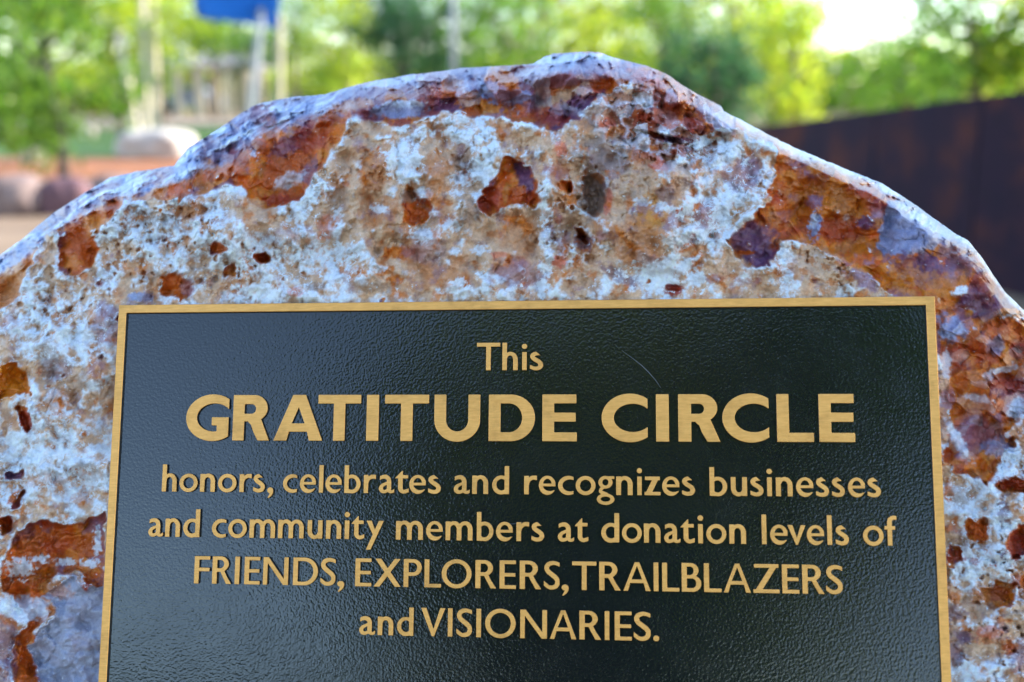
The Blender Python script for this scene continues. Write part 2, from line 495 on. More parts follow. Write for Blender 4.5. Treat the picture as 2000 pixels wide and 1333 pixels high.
# ------------------------------------------------------------------ stones in the beds
def stone(name, px, py, wpx, hpx, label, mat, seed, dpt=0.8):
    g_ = G(px, py); y_ = g_[1]
    w_ = wpx / F_PX * y_; h_ = hpx / F_PX * y_ * 1.05
    bm = bmesh.new()
    bmesh.ops.create_icosphere(bm, subdivisions=4, radius=1.0)
    P = np.array([v.co[:] for v in bm.verts])
    r = 1 + .22 * fbm(P[:, 0] * 2 + P[:, 2] * 1.3, P[:, 1] * 2 - P[:, 2] * 1.1, 1.6, 4, seed)
    # squared-off block shape
    k = (np.abs(P) ** 3.2).sum(1) ** (-1 / 3.2)
    P = P * (r * k)[:, None]
    for v, p in zip(bm.verts, P): v.co = p * np.array([w_ / 2, w_ / 2 * dpt, h_ * .62])
    z = float(ground_z(*g_))
    o = bm_obj(name, bm, mat, smooth=True)
    o.location = (g_[0], g_[1] + w_ * dpt / 2, z + h_ * .40)
    tag(o, label, 'rock')
    return o
m_pale = simple_mat('pale_stone', (0.44, 0.38, 0.34), (0.58, 0.52, 0.47), 3, .85, .4)
m_brown = simple_mat('brown_stone', (0.14, 0.085, 0.07), (0.30, 0.22, 0.20), 4, .85, .5)
m_purple = simple_mat('purple_stone', (0.10, 0.045, 0.055), (0.17, 0.09, 0.10), 4, .85, .5)
stone('garden_rock', 292, 312, 150, 52, 'large pale rock half in sun beside the lawn on the left', m_pale, 3)
stone('garden_rock', 12, 424, 110, 72, 'brown rock with pale top at the far left edge', m_brown, 4)
stone('garden_rock', 118, 422, 100, 66, 'purple-red block beside the brown rock at left', m_purple, 5)
stone('garden_rock', 212, 400, 90, 52, 'grey block right of the purple-red block', m_brown, 6)
stone('garden_rock', 62, 318, 44, 26, 'small grey rock in the grass left of the young trunk', m_pale, 7)
stone('garden_rock', 160, 268, 40, 18, 'tiny far rock at the back edge of the lawn', m_pale, 8)

# ------------------------------------------------------------------ park furniture far behind
m_cream = simple_mat('cream_paint', (0.50, 0.42, 0.30), (0.60, 0.51, 0.38), 3, .6)
m_greyp = simple_mat('grey_paint', (0.30, 0.32, 0.36), (0.38, 0.40, 0.44), 3, .5)
m_teal = simple_mat('teal_paint', (0.012, 0.06, 0.065), (0.02, 0.09, 0.10), 5, .5)
m_sail = leaf_mat('blue_fabric', (0.02, 0.12, 0.5), (0.03, 0.15, 0.6), ((0.09, 0.27, 0.56), (0.11, 0.30, 0.60)))
m_roof = simple_mat('roof_sheet', (0.30, 0.27, 0.28), (0.40, 0.36, 0.36), 3, .6)

# litter bin
gb = G(287, 263); zb = float(ground_z(*gb))
bin_ = empty('litter_bin', (gb[0], gb[1], zb)); tag(bin_, 'dark teal litter bin standing on the lawn edge', 'bin')
sc_ = gb[1] / F_PX
bm = bmesh.new(); bm_tube(bm, [(0, 0, 0), (0, 0, .03), (0, 0, 46 * sc_ * .80)], [13 * sc_, 14 * sc_, 14 * sc_], 16); bm_obj('body', bm, m_teal, bin_)
bm = bmesh.new(); bm_tube(bm, [(0, 0, 46 * sc_ * .80 + .004), (0, 0, 46 * sc_ * .9), (0, 0, 46 * sc_ * 1.06)], [15.5 * sc_, 15 * sc_, 6 * sc_], 16); bm_obj('lid', bm, m_teal, bin_)

# open pavilion
yp = 56.0; zp = float(ground_z(at(430, 200, yp).x, yp)); xp = at(432, 200, yp).x
pav = empty('pavilion', (xp, yp, zp)); tag(pav, 'open park pavilion with grey hipped roof on cream posts', 'pavilion')
z_e = at(430, 128, yp).z - zp; z_t = at(430, 92, yp).z - zp
hw = 2.15
bm = bmesh.new()
v = [bm.verts.new(p) for p in [(-hw, -1.8, z_e), (hw, -1.8, z_e), (hw, 1.8, z_e), (-hw, 1.8, z_e), (-hw, -1.8, z_e - .18), (hw, -1.8, z_e - .18), (hw, 1.8, z_e - .18), (-hw, 1.8, z_e - .18), (-.5, 0, z_t), (.5, 0, z_t)]]
for f in [(0, 1, 9, 8), (1, 2, 9), (2, 3, 8, 9), (3, 0, 8), (4, 5, 1, 0), (5, 6, 2, 1), (6, 7, 3, 2), (7, 4, 0, 3), (7, 6, 5, 4)]:
    bm.faces.new([v[i] for i in f])
bm_obj('roof', bm, m_roof, pav)
for px_ in (368, 409, 462, 500):
    for yy in (-1.5, 1.5):
        bm = bmesh.new(); bm_box(bm, (at(px_, 200, yp).x - xp, yy, z_e / 2 - .1), (.34, .34, z_e - .16), bevel=.02); bm_obj('post', bm, m_cream, pav)

# blue shade sail on leaning poles
ys = 31.0; xs0 = at(460, 0, ys).x; zs = float(ground_z(xs0, ys))
sail = empty('shade_sail', (xs0, ys, zs)); tag(sail, 'blue shade sail stretched on pale poles above the pavilion', 'shade sail')
def sp(px_, py_, dy=0): 
    p = at(px_, py_, ys + dy); return Vector((p.x - xs0, dy, p.z - zs))
c4 = [sp(372, -30, -.5), sp(548, -14, -.5), sp(540, 54, .7), sp(384, 34, .7)]
bm = bmesh.new(); gvs = {}
for i in range(9):
    for j in range(9):
        s_, t_ = i / 8, j / 8
        p = c4[0] * (1 - s_) * (1 - t_) + c4[1] * s_ * (1 - t_) + c4[2] * s_ * t_ + c4[3] * (1 - s_) * t_
        p = p + Vector((0, 0, -.22 * math.sin(math.pi * s_) * math.sin(math.pi * t_)))
        gvs[i, j] = bm.verts.new(p)
for i in range(8):
    for j in range(8): bm.faces.new((gvs[i, j], gvs[i + 1, j], gvs[i + 1, j + 1], gvs[i, j + 1]))
so = bm_obj('sail', bm, m_sail, sail, smooth=True)
md = so.modifiers.new('thickness', 'SOLIDIFY'); md.thickness = .012
for (bx, by, tx, ty, dy, mt) in [(284, 232, 278, -10, 0, m_cream), (304, 232, 300, -6, 1.2, m_cream), (268, 226, 232, 60, -1, m_cream), (484, 232, 512, 10, 0, m_greyp), (545, 228, 546, 30, 1, m_cream)]:
    bm = bmesh.new(); a_ = sp(bx, by, dy); a_.z = -.1; b_ = sp(tx, ty, dy); bm_tube(bm, [a_, b_], [.11, .09], 12); bm_obj('pole', bm, mt, sail)

# slim pole among the trees
yq = 27.0; xq = at(886, 100, yq).x; zq = float(ground_z(xq, yq))
po = empty('pole', (xq, yq, zq)); tag(po, 'slim grey pole standing among the trees behind the boulder', 'pole')
bm = bmesh.new(); bm_tube(bm, [(0, 0, .02), (0, 0, 6.5)], [.085, .06], 14); bm_obj('shaft', bm, m_greyp, po, smooth=True)
bm = bmesh.new(); bm_tube(bm, [(0, 0, -.1), (0, 0, .3), (0, 0, .34)], [.15, .15, .10], 14); bm_obj('footing', bm, m_greyp, po)

# parked cars
m_tyre = simple_mat('tyre', (.015, .015, .015), (.025, .025, .025), 8, .8)
m_glass, nt, b = new_mat('car_glass'); b.inputs['Base Color'].default_value = (.02, .03, .04, 1); b.inputs['Roughness'].default_value = .08
nn = noise_node(nt, 4); rr = ramp(nt, nn.outputs['Fac'], [(.3, (.02, .03, .04)), (.7, (.03, .045, .055))]); nt.links.new(rr.outputs[0], b.inputs['Base Color'])
def car(px_, y_, c1, label):
    x_ = at(px_, 200, y_).x; z_ = float(ground_z(x_, y_))
    root = empty('parked_car', (x_, y_, z_)); tag(root, label, 'car', 'cars parked behind the pavilion')
    mt = simple_mat('car_paint', c1, tuple(min(1, q_ * 1.15) for q_ in c1), 2, .3)
    side = [(-2.15, .32), (-2.2, .62), (-2.05, .82), (-1.25, .92), (-.65, 1.38), (.75, 1.42), (1.55, .98), (2.12, .90), (2.2, .6), (2.12, .32)]
    bm = bmesh.new()
    L_ = [bm.verts.new((p[0], -.86 if p[1] < 1 else -.70, p[1])) for p in side]; R_ = [bm.verts.new((p[0], .86 if p[1] < 1 else .70, p[1])) for p in side]
    bm.faces.new(L_); bm.faces.new(R_[::-1])
    n = len(side)
    for i in range(n): bm.faces.new((L_[i], R_[i], R_[(i + 1) % n], L_[(i + 1) % n]))
    bmesh.ops.recalc_face_normals(bm, faces=bm.faces); bm_obj('body', bm, mt, root)
    for s_ in (-1, 1):
        for (xa, xb, xc_, xd) in [(-1.12, -.08, -.08, -.60), (.0, 1.36, .72, .0)]:
            bm = bmesh.new(); yy0 = s_ * .845; yy1 = s_ * .725
            q4 = [bm.verts.new(p) for p in [(xa, yy0 + s_ * .02, .96), (xb, yy0 + s_ * .02, .96), (xc_, yy1 + s_ * .02, 1.32), (xd, yy1 + s_ * .02, 1.32)]]
            bm.faces.new(q4); bm_obj('window', bm, m_glass, root)
    for wx in (-1.35, 1.35):
        for s_ in (-1, 1):
            bm = bmesh.new(); bm_tube(bm, [(wx, s_ * .66, .32), (wx, s_ * .88, .32)], [.32, .32], 16); bm_obj('wheel', bm, m_tyre, root)
    return root
car(372, 66, (.30, .34, .42), 'grey-blue parked car behind the pavilion posts')
car(612, 66, (.02, .22, .30), 'turquoise parked car right of the pavilion')
car(215, 68, (.45, .45, .46), 'silver parked car left of the pale poles')

# ------------------------------------------------------------------ the boulder that carries the plaque
SIL = np.array([(-330, 1150), (-300, 960), (-230, 790), (-150, 670), (-80, 575), (0, 498), (40, 470), (100, 420), (160, 380), (215, 347), (270, 335), (340, 324), (366, 290),
    (430, 250), (470, 222), (500, 205), (560, 191), (640, 184), (700, 164), (760, 154), (800, 146), (860, 140), (900, 133), (970, 130),
    (1042, 125), (1062, 112), (1080, 105), (1125, 102), (1170, 102), (1192, 110), (1215, 117), (1260, 128), (1300, 144), (1330, 165), (1370, 188),
    (1409, 208), (1414, 218), (1450, 236), (1500, 263), (1550, 288), (1600, 309), (1650, 330), (1700, 350), (1722, 358), (1750, 376), (1790, 402), (1820, 425),
    (1860, 452), (1890, 470), (1915, 500), (1935, 530), (1962, 570), (2000, 606), (2050, 670), (2110, 770), (2180, 930), (2230, 1150)], float)
xs_f = np.arange(-60, 2061, 2.0)
xs_l = np.linspace(-330, -64, 18); xs_r = np.linspace(2064, 2230, 12)
RX = np.concatenate([xs_l, xs_f, xs_r])
ysil = np.interp(RX, SIL[:, 0], SIL[:, 1])
ysil = ysil + 2.5 * fbm(RX, RX * 0 + 3.3, 45, 4, 11) + 1.0 * fbm(RX, RX * 0 + 1.3, 9, 2, 12)
YBOT = 1420.0
NR = 640
tr = np.linspace(0, 1, NR)
X = np.repeat(RX[None, :], NR, 0)
Y = YBOT + (ysil[None, :] - YBOT) * tr[:, None]
ker = np.hanning(31); ker /= ker.sum()
ysm = np.convolve(np.pad(ysil, 15, mode='edge'), ker, mode='valid')
S = Y - ysil[None, :]                                  # pixels below the skyline
band = np.interp(RX, [-330, 0, 120, 240, 330, 430, 540, 620, 700, 820, 900, 1000, 1100, 1250, 1400, 1500, 1700, 1800, 1900, 2000, 2230],
                 [30, 34, 34, 40, 34, 60, 52, 34, 34, 28, 26, 30, 26, 26, 16, 14, 18, 26, 26, 18, 20])[None, :]

def warp(X, Y, a1=12, s1=60, a2=9, s2=20, a3=5, s3=7, seed=40):
    return (X + a1 * fbm(X, Y, s1, 2, seed) + a2 * fbm(X, Y, s2, 2, seed + 1) + a3 * fbm(X, Y, s3, 2, seed + 2),
            Y + a1 * fbm(X, Y, s1, 2, seed + 3) + a2 * fbm(X, Y, s2, 2, seed + 4) + a3 * fbm(X, Y, s3, 2, seed + 5))
XW, YW = warp(X, Y)

def poly_mask(P, x=None, y=None):
    x = XW if x is None else x; y = YW if y is None else y
    P = np.array(P, float)
    out = np.zeros(x.shape, bool)
    sel = (x > P[:, 0].min()) & (x < P[:, 0].max()) & (y > P[:, 1].min()) & (y < P[:, 1].max())
    xs = x[sel]; ys = y[sel]
    ins = np.zeros(xs.shape, bool)
    n = len(P)
    for i in range(n):
        x0, y0 = P[i]; x1, y1 = P[(i + 1) % n]
        if y0 == y1: continue
        c = ((y0 > ys) != (y1 > ys)) & (xs < (x1 - x0) * (ys - y0) / (y1 - y0) + x0)
        ins ^= c
    out[sel] = ins
    return out

def blur(a, n=1):
    a = a.astype(float)
    for _ in range(n):
        p = np.pad(a, 1, mode='edge')
        a = (p[:-2, 1:-1] + p[2:, 1:-1] + p[1:-1, :-2] + p[1:-1, 2:] + 2 * p[1:-1, 1:-1]) / 6
    return a

# the pale crust that lies over the coloured stone
CRUST = [(-340, 1500), (-340, 700), (-60, 640), (0, 606), (28, 590), (42, 555), (58, 515), (78, 470), (96, 452), (112, 462), (114, 500), (122, 532), (136, 542), (165, 527), (188, 512), (193, 486),
    (186, 470), (200, 446), (224, 420), (250, 394), (282, 386), (320, 391), (360, 390), (405, 377), (428, 364), (452, 362), (470, 372), (490, 392), (520, 402), (556, 402), (584, 386), (604, 362),
    (632, 325), (652, 290), (668, 262), (676, 228), (688, 214), (700, 228), (716, 232), (742, 243), (768, 251), (798, 247), (826, 228), (850, 226), (868, 213), (888, 219), (912, 220), (922, 236),
    (945, 236), (975, 229), (1004, 241), (1030, 238), (1060, 246), (1084, 258), (1106, 246), (1126, 232), (1146, 214), (1162, 200), (1196, 181), (1226, 165), (1260, 170), (1286, 196), (1300, 226), (1330, 240), (1338, 262),
    (1360, 276), (1388, 262), (1412, 246), (1440, 250), (1466, 262), (1492, 266), (1508, 288), (1524, 306), (1512, 330), (1516, 352), (1500, 372), (1494, 394), (1476, 418), (1452, 446), (1422, 468),
    (1432, 502), (1462, 521), (1502, 522), (1516, 498), (1522, 470), (1546, 464), (1592, 488), (1640, 506), (1662, 514), (1694, 536), (1728, 566), (1760, 584), (1800, 640), (1845, 700), (1860, 820), (1840, 905), (1880, 930),
    (1930, 950), (1960, 900), (1965, 850), (2010, 790), (2100, 760), (2300, 900), (2300, 1500)]
HOLES = [
    [(976, 306), (1000, 309), (1030, 330), (1046, 358), (1058, 384), (1050, 398), (1036, 402), (1010, 398), (982, 404), (956, 424), (938, 402), (930, 388), (944, 362), (974, 346)],
    [(796, 358), (808, 376), (822, 388), (842, 402), (836, 430), (806, 446), (786, 424), (790, 402), (784, 388)],
    [(408, 478), (425, 470), (447, 480), (438, 494), (412, 497)], [(314, 545), (345, 534), (372, 548), (378, 570), (352, 590), (318, 578)],
    [(440, 528), (458, 516), (466, 532), (456, 548), (440, 546)], [(490, 492), (515, 490), (526, 508), (505, 516), (490, 506)],
    [(36, 800), (52, 797), (64, 820), (60, 842), (46, 846), (40, 824)], [(0, 712), (36, 706), (50, 740), (66, 772), (0, 782)], [(186, 690), (198, 686), (204, 698), (196, 706), (187, 702)],
    [(1326, 566), (1345, 556), (1334, 574)], [(1300, 560), (1326, 556), (1328, 574), (1302, 576)],
    [(1140, 345), (1168, 335), (1186, 358), (1176, 400), (1160, 424), (1146, 420), (1138, 385)], [(1122, 446), (1146, 450), (1150, 478), (1136, 470)], [(1090, 354), (1112, 350), (1120, 372), (1100, 376)],
    [(0, 1112), (28, 1052), (56, 1022), (96, 1014), (122, 1030), (162, 1030), (202, 996), (204, 1150), (176, 1140), (150, 1118), (112, 1122), (92, 1142), (104, 1166), (102, 1200), (62, 1228), (54, 1262), (72, 1292), (78, 1400), (28, 1400),
     (30, 1252), (58, 1212), (30, 1170), (0, 1160)],
    [(20, 990), (46, 955), (52, 962), (30, 1000)], [(0, 1010), (26, 1004), (24, 1040), (0, 1060)],
    [(1886, 1024), (1930, 1012), (1934, 1050), (1906, 1066), (1888, 1050)], [(1962, 1060), (1985, 1035), (2010, 1020), (2010, 1085), (1970, 1090)], [(1856, 1062), (1876, 1068), (1880, 1096), (1852, 1108)],
    [(1914, 1150), (1948, 1130), (1990, 1140), (1976, 1184), (1930, 1190)], [(1944, 948), (1980, 928), (2020, 940), (2010, 970), (1960, 962)], [(1958, 860), (1978, 850), (1984, 872), (1962, 880)],
    [(1846, 880), (1862, 868), (1870, 900), (1850, 910)],
]
cm = poly_mask(CRUST)
hm = np.zeros_like(cm)
for h in HOLES: hm |= poly_mask(h)
SMOOTH = poly_mask([(78, 1168), (114, 1142), (145, 1122), (166, 1152), (205, 1142), (205, 1420), (80, 1420), (76, 1292), (56, 1264), (66, 1232), (104, 1208), (106, 1170)])
cm = cm & ~hm & ~SMOOTH
erode = fbm(X, Y, 64, 6, 171, .62)
inner = blur(cm, 10) > .97
cm = cm & ~(inner & (erode > .36))
cm = cm | ((fbm(X, Y, 40, 6, 172, .62) > .40) & (S > 45) & ~hm & ~SMOOTH)
pit_n = fbm(X, Y, 16, 2, 71)
def blob(cx, cy, rx, ry, rot=0.0, rough=0.55, soft=0.30, seed=0, sc=None):
    a = RAD(rot); c, s = math.cos(a), math.sin(a)
    dx = X - cx; dy = Y - cy
    sel = (abs(dx) < 2.2 * max(rx, ry)) & (abs(dy) < 2.2 * max(rx, ry))
    out = np.zeros(X.shape)
    dx = dx[sel]; dy = dy[sel]
    u = (dx * c + dy * s) / rx; v = (-dx * s + dy * c) / ry
    r = np.sqrt(u * u + v * v)
    k = sc or max(10, 0.8 * min(rx, ry))
    n = fbm(X[sel] + 1000, Y[sel] - 700, k, 4, 300 + seed, 0.6)
    out[sel] = sstep(-soft, soft, 1.0 - r + rough * 1.6 * n)
    return out

def facets(x, y, cell, seed):
    """angular fracture faces: each cell is a tilted plane; returns height and two random numbers per cell"""
    gx_ = np.floor(x / cell).astype(np.int64); gy_ = np.floor(y / cell).astype(np.int64)
    best = np.full(x.shape, 1e9); hgt = np.zeros(x.shape); ra = np.zeros(x.shape); rb = np.zeros(x.shape)
    for dj in (-1, 0, 1):
        for di in (-1, 0, 1):
            cx_ = gx_ + di; cy_ = gy_ + dj
            sx_ = (cx_ + hash2(cx_, cy_, seed)) * cell; sy_ = (cy_ + hash2(cx_, cy_, seed + 1)) * cell
            dx_ = x - sx_; dy_ = y - sy_
            d_ = dx_ * dx_ + dy_ * dy_
            m_ = d_ < best
            tx_ = hash2(cx_, cy_, seed + 2) - .5; ty_ = hash2(cx_, cy_, seed + 3) - .5
            hv = (hash2(cx_, cy_, seed + 4) - .5) + (tx_ * dx_ + ty_ * dy_) / cell * 1.6
            best = np.where(m_, d_, best); hgt = np.where(m_, hv, hgt)
            ra = np.where(m_, hash2(cx_, cy_, seed + 5), ra); rb = np.where(m_, hash2(cx_, cy_, seed + 6), rb)
    return hgt, ra, rb
FX = X + 14 * fbm(X, Y, 50, 3, 61); FY = Y + 14 * fbm(X, Y, 50, 3, 62)
fh1, fa1, fb1 = facets(FX, FY, 62, 600)
fh2, fa2, fb2 = facets(FX * 1.0 + 5, FY * 1.2, 27, 700)
fh3, fa3, fb3 = facets(X + 5 * fbm(X, Y, 14, 2, 63), Y + 5 * fbm(X, Y, 14, 2, 64), 13, 800)
fh1 = blur(fh1, 2); fh2 = blur(fh2, 1)
crag = np.clip(blob(1290, 250, 130, 80, 10, .3, .4, 8) + .3 * blob(1920, 760, 100, 140, 0, .3, .5, 9) + .5 * blob(1000, 180, 200, 40, 0, .3, .5, 10), 0, 1)
# porous zones of the crust
porous = np.clip(blob(400, 530, 210, 60, 0, .3, .5, 1) + blob(130, 580, 80, 60, 0, .3, .5, 2) + blob(1110, 440, 60, 130, 10, .3, .4, 3) + blob(1290, 290, 80, 40, 20, .4, .4, 4) + blob(1600, 530, 90, 40, 20, .3, .3, 5)
                 + blob(1940, 1180, 100, 160, 0, .3, .4, 6) + blob(320, 440, 120, 40, -10, .4, .4, 7), 0, 1)
pits = sstep(0.26, 0.62, pit_n + 0.30 * fbm(X, Y, 45, 2, 73)) * porous
cmb = blur(cm, 2)
lip = 4 * blur(cm, 5) * (1 - blur(cm, 5))

# ---- depth of the front, metres out of the plaque plane
S2 = Y - ysm[None, :]
q = np.clip(1 - S2 / (1.7 * band) + .10 * fbm(X, Y, 60, 3, 20), 0, 1.25)
w = -0.080 * q ** 1.6 - 0.030 * np.exp(-S / 110.0)
w += 0.018 * fbm(X, Y, 240, 3, 21) + 0.024 * fbm(X, Y, 85, 3, 22) * sstep(0, 60, S)
ridg = 1 - np.abs(fbm(X, Y, 70, 3, 23)) * 2
w += 0.004 * (1 - cmb) * ridg
w += 0.006 * blur(cm, 3) + 0.009 * blur(cm, 14) + cmb * 0.006 * fbm(X, Y, 100, 2, 24) + 0.0050 * lip * (0.5 + 0.9 * np.clip(fbm(X, Y, 30, 2, 25) + .3, 0, 1))
rgh = 0.45 + 0.75 * sstep(-.1, .35, fbm(X, Y, 55, 3, 29) + .3 * porous)
w += cmb * rgh * (0.0085 * fbm(X, Y, 28, 5, 26, 0.6)) - cmb * rgh * 0.004 * np.abs(fbm(X, Y, 38, 3, 19)) * 2 + (1 - cmb) * 0.0030 * fbm(X, Y, 20, 5, 27, .6) + 0.0008 * fbm(X, Y, 6, 2, 28)
streakw = fbm((X * .87 - Y * .5) * .16 + 6 * fbm(X, Y, 60, 2, 92), X * .5 + Y * .87 + 10 * fbm(X, Y, 70, 2, 93), 13, 4, 91, .6)
w += (0.006 * streakw + .006 * fbm(X, Y, 20, 4, 18, .6)) * sstep(.05, .4, q)
def ridge(pts, wd, h):
    out = np.zeros(X.shape)
    P = np.array(pts, float)
    lo = P.min(0) - 4 * wd; hi = P.max(0) + 4 * wd
    sel = (X > lo[0]) & (X < hi[0]) & (Y > lo[1]) & (Y < hi[1])
    x_ = X[sel] + 7 * n_r1[sel]; y_ = Y[sel] + 7 * n_r2[sel]
    d2 = np.full(x_.shape, 1e9)
    for a0, b0 in zip(P[:-1], P[1:]):
        d = b0 - a0; t = np.clip(((x_ - a0[0]) * d[0] + (y_ - a0[1]) * d[1]) / (d @ d), 0, 1)
        d2 = np.minimum(d2, (x_ - a0[0] - t * d[0]) ** 2 + (y_ - a0[1] - t * d[1]) ** 2)
    out[sel] = h * np.exp(-d2 / (2 * wd * wd)) * (.7 + .6 * n_r1[sel])
    return out
n_r1 = fbm(X, Y, 34, 3, 181); n_r2 = fbm(X, Y, 34, 3, 182)
for pts_, wd_, h_ in [
    ([(690, 222), (702, 300), (696, 370), (688, 430)], 11, .011), ([(676, 232), (640, 320), (590, 388), (540, 408)], 13, .010), ([(560, 410), (600, 440), (622, 505)], 12, .007),
    ([(440, 366), (500, 404), (540, 440), (560, 470)], 14, .009), ([(250, 398), (206, 450), (192, 505)], 11, .008), ([(300, 392), (380, 396), (430, 370)], 10, .006), ([(262, 460), (300, 500), (360, 505)], 10, .006),
    ([(1070, 300), (1068, 400), (1062, 500), (1070, 570)], 9, .006), ([(1146, 218), (1110, 250), (1084, 262), (1040, 246)], 8, .006), ([(1522, 308), (1500, 380), (1470, 425), (1424, 470)], 12, .008),
    ([(1130, 310), (1180, 288), (1230, 300), (1290, 338), (1350, 340), (1420, 300)], 12, .009), ([(1380, 350), (1345, 400), (1350, 450), (1400, 470)], 11, .006), ([(860, 222), (900, 222), (980, 234), (1040, 244)], 7, .007),
    ([(770, 255), (800, 250), (830, 232)], 8, .006), ([(100, 640), (62, 700), (72, 790), (88, 840)], 9, .009), ([(160, 680), (168, 760), (150, 860)], 9, .007), ([(40, 860), (90, 920), (150, 1010), (200, 990)], 16, .007),
    ([(1848, 830), (1880, 880), (1912, 930)], 9, .008), ([(1960, 880), (1930, 930), (1960, 1010), (1950, 1100)], 12, .008), ([(1860, 1010), (1930, 1006), (1990, 1000)], 8, .006), ([(1520, 472), (1545, 468), (1640, 508), (1720, 560)], 9, .007), ([(930, 390), (950, 415), (985, 405)], 6, .006),
    ([(1190, 330), (1205, 390), (1190, 450)], 9, .007)]:
    w += ridge(pts_, wd_, h_)
w += 0.013 * blob(800, 335, 70, 80, 10, .2, .7, 50) + 0.010 * blob(400, 450, 120, 50, 10, .2, .7, 51) + .012 * blob(1260, 440, 90, 80, 0, .2, .7, 52) - .010 * blob(620, 480, 40, 60, 20, .2, .7, 53) - .010 * blob(1130, 440, 34, 90, 0, .2, .7, 54)
w += (0.010 * fh2 + 0.012 * fh1 + .004 * fh3) * sstep(.1, .5, q)
w -= 0.0065 * pits
crev = sstep(.09, .0, np.abs(fbm(X, Y, 95, 4, 174, .55))) * sstep(-.15, .25, fbm(X, Y, 120, 2, 175))
w -= 0.0030 * crev * sstep(10, 40, S)
w += (1 - cmb) * (0.0060 * fh1 + 0.0035 * fh2) + crag * (0.016 * fh1 + 0.010 * fh2 + .003 * fh3) + .0016 * fh3 * cmb * rgh
w -= 0.005 * blob(1160, 382, 24, 42, 0, .2, .4, 30) + 0.016 * blob(1292, 268, 44, 5, 14, .3, .5, 31) + 0.003 * blob(345, 560, 32, 24, 10, .3, .4, 32) + 0.008 * blob(1340, 287, 20, 6, 0, .3, .4, 33) \
    + 0.010 * blob(1140, 470, 15, 12, 40, .3, .4, 34) + 0.008 * blob(1096, 402, 6, 6, 0, .2, .4, 35) + 0.008 * blob(1117, 406, 5, 5, 0, .2, .4, 36) + 0.009 * blob(1154, 507, 9, 9, 0, .2, .4, 37) \
    + 0.010 * blob(440, 508, 7, 11, -20, .2, .4, 38) + 0.008 * blob(420, 545, 6, 6, 0, .2, .4, 39) + 0.007 * blob(512, 506, 14, 8, 0, .3, .4, 41) + 0.006 * blob(40, 595, 6, 5, 0, .2, .4, 42)
w += 0.012 * blob(1350, 245, 26, 14, 20, .25, .15, 43) + 0.010 * blob(1313, 192, 14, 20, 25, .1, .12, 44) + 0.007 * blob(1240, 215, 40, 20, 0, .3, .3, 45)
w -= 0.012 * blob(960, 185, 60, 26, 15, .1, .5, 46) + 0.012 * blob(1050, 185, 70, 22, -15, .1, .5, 47)
w += 0.008 * blob(885, 180, 45, 12, -10, .2, .2, 48)
w += np.where(SMOOTH, 0.002, 0.0)
w -= 0.020 * sstep(0, 80, S)
# bed under the plaque
pu = uv(X, Y)
U0, V0 = uv(232, 596); U1, V1 = uv(1826, 579)
PTOP = (V0 + V1) / 2; PBOT = PTOP - 0.46
ex = np.minimum(np.minimum(pu[..., 0] - U0, U1 - pu[..., 0]), PTOP - pu[..., 1])        # >0 inside the plaque
bed = sstep(-0.004, 0.002, ex)
near = sstep(-0.06, 0.0, ex)
w = w * (1 - 0.45 * near) - (0.008 + .005 * fbm(X, Y, 50, 3, 190)) * near
w = np.minimum(w, (-0.004 + .002 * fbm(X, Y, 30, 3, 191)) * sstep(-0.012, 0, ex) + 0.02 * (1 - sstep(-0.012, 0, ex)))
w = np.where(bed > 0, np.minimum(w, -0.0045 * bed), w)
w = np.where(ex > 0.003, np.minimum(w, -0.016), w)
edge_t = np.clip(np.minimum(RX + 330, 2230 - RX) / 250, 0, 1)[None, :]
w -= 0.25 * (1 - edge_t) ** 2
P_front = unproject(X, Y, w)

# ---- colours of the mineral, with sky light painted in along the skyline
PAL = dict(W=(0.71, 0.77, 0.84), Y=(0.58, 0.42, 0.31), T=(0.42, 0.185, 0.09), O=(0.40, 0.105, 0.008), Go=(0.52, 0.20, 0.012), R=(0.25, 0.042, 0.022),
           P=(0.10, 0.052, 0.105), B=(0.24, 0.31, 0.48), G=(0.27, 0.21, 0.18), K=(0.56, 0.19, 0.14), D=(0.03, 0.022, 0.02), L=(0.22, 0.15, 0.22))
PAL = {k: np.array(v) for k, v in PAL.items()}
def mixc(a, b, t): return a + (b - a) * t[..., None]
n1 = fbm(X, Y, 60, 5, 81, .6); n2 = fbm(X, Y, 80, 5, 82, .6); n3 = fbm(X, Y, 45, 5, 83, .6); n4 = fbm(X, Y, 70, 5, 84, .6); n5 = fbm(X, Y, 40, 6, 85, .65)
base = np.broadcast_to(PAL['O'], X.shape + (3,)).copy()
base = mixc(base, PAL['T'], sstep(-0.15, 0.35, n3))
base = mixc(base, PAL['R'], sstep(0.0, 0.40, n1) * .8)
base = mixc(base, PAL['L'], sstep(0.02, 0.40, n2) * .85)
base = mixc(base, PAL['W'], sstep(0.30, 0.42, n5 + .1 * n4) * .7)
base = base * (0.72 + .6 * fa2)[..., None]
base = mixc(base, PAL['P'] * 1.1, sstep(.72, .8, fa1 + .2 * n5) * .6)
base = mixc(base, PAL['Go'], sstep(.75, .82, fb1 + .2 * n3) * .5)
crc = np.broadcast_to(PAL['Y'], X.shape + (3,)).copy()
crc = mixc(crc, PAL['T'], sstep(-0.05, 0.40, n4) * .7)
crc = mixc(crc, PAL['G'], sstep(0.05, 0.45, n2) * .7)
whit = np.zeros(X.shape)
def white(a, *args, **kw):
    global whit
    whit = whit + a * blob(*args, **kw)
white(.55, 300, 460, 130, 70, soft=.6, seed=1); white(.6, 110, 640, 110, 90, soft=.6, seed=2); white(.7, 100, 900, 140, 100, soft=.6, seed=3); white(.6, 540, 520, 120, 80, soft=.6, seed=4)
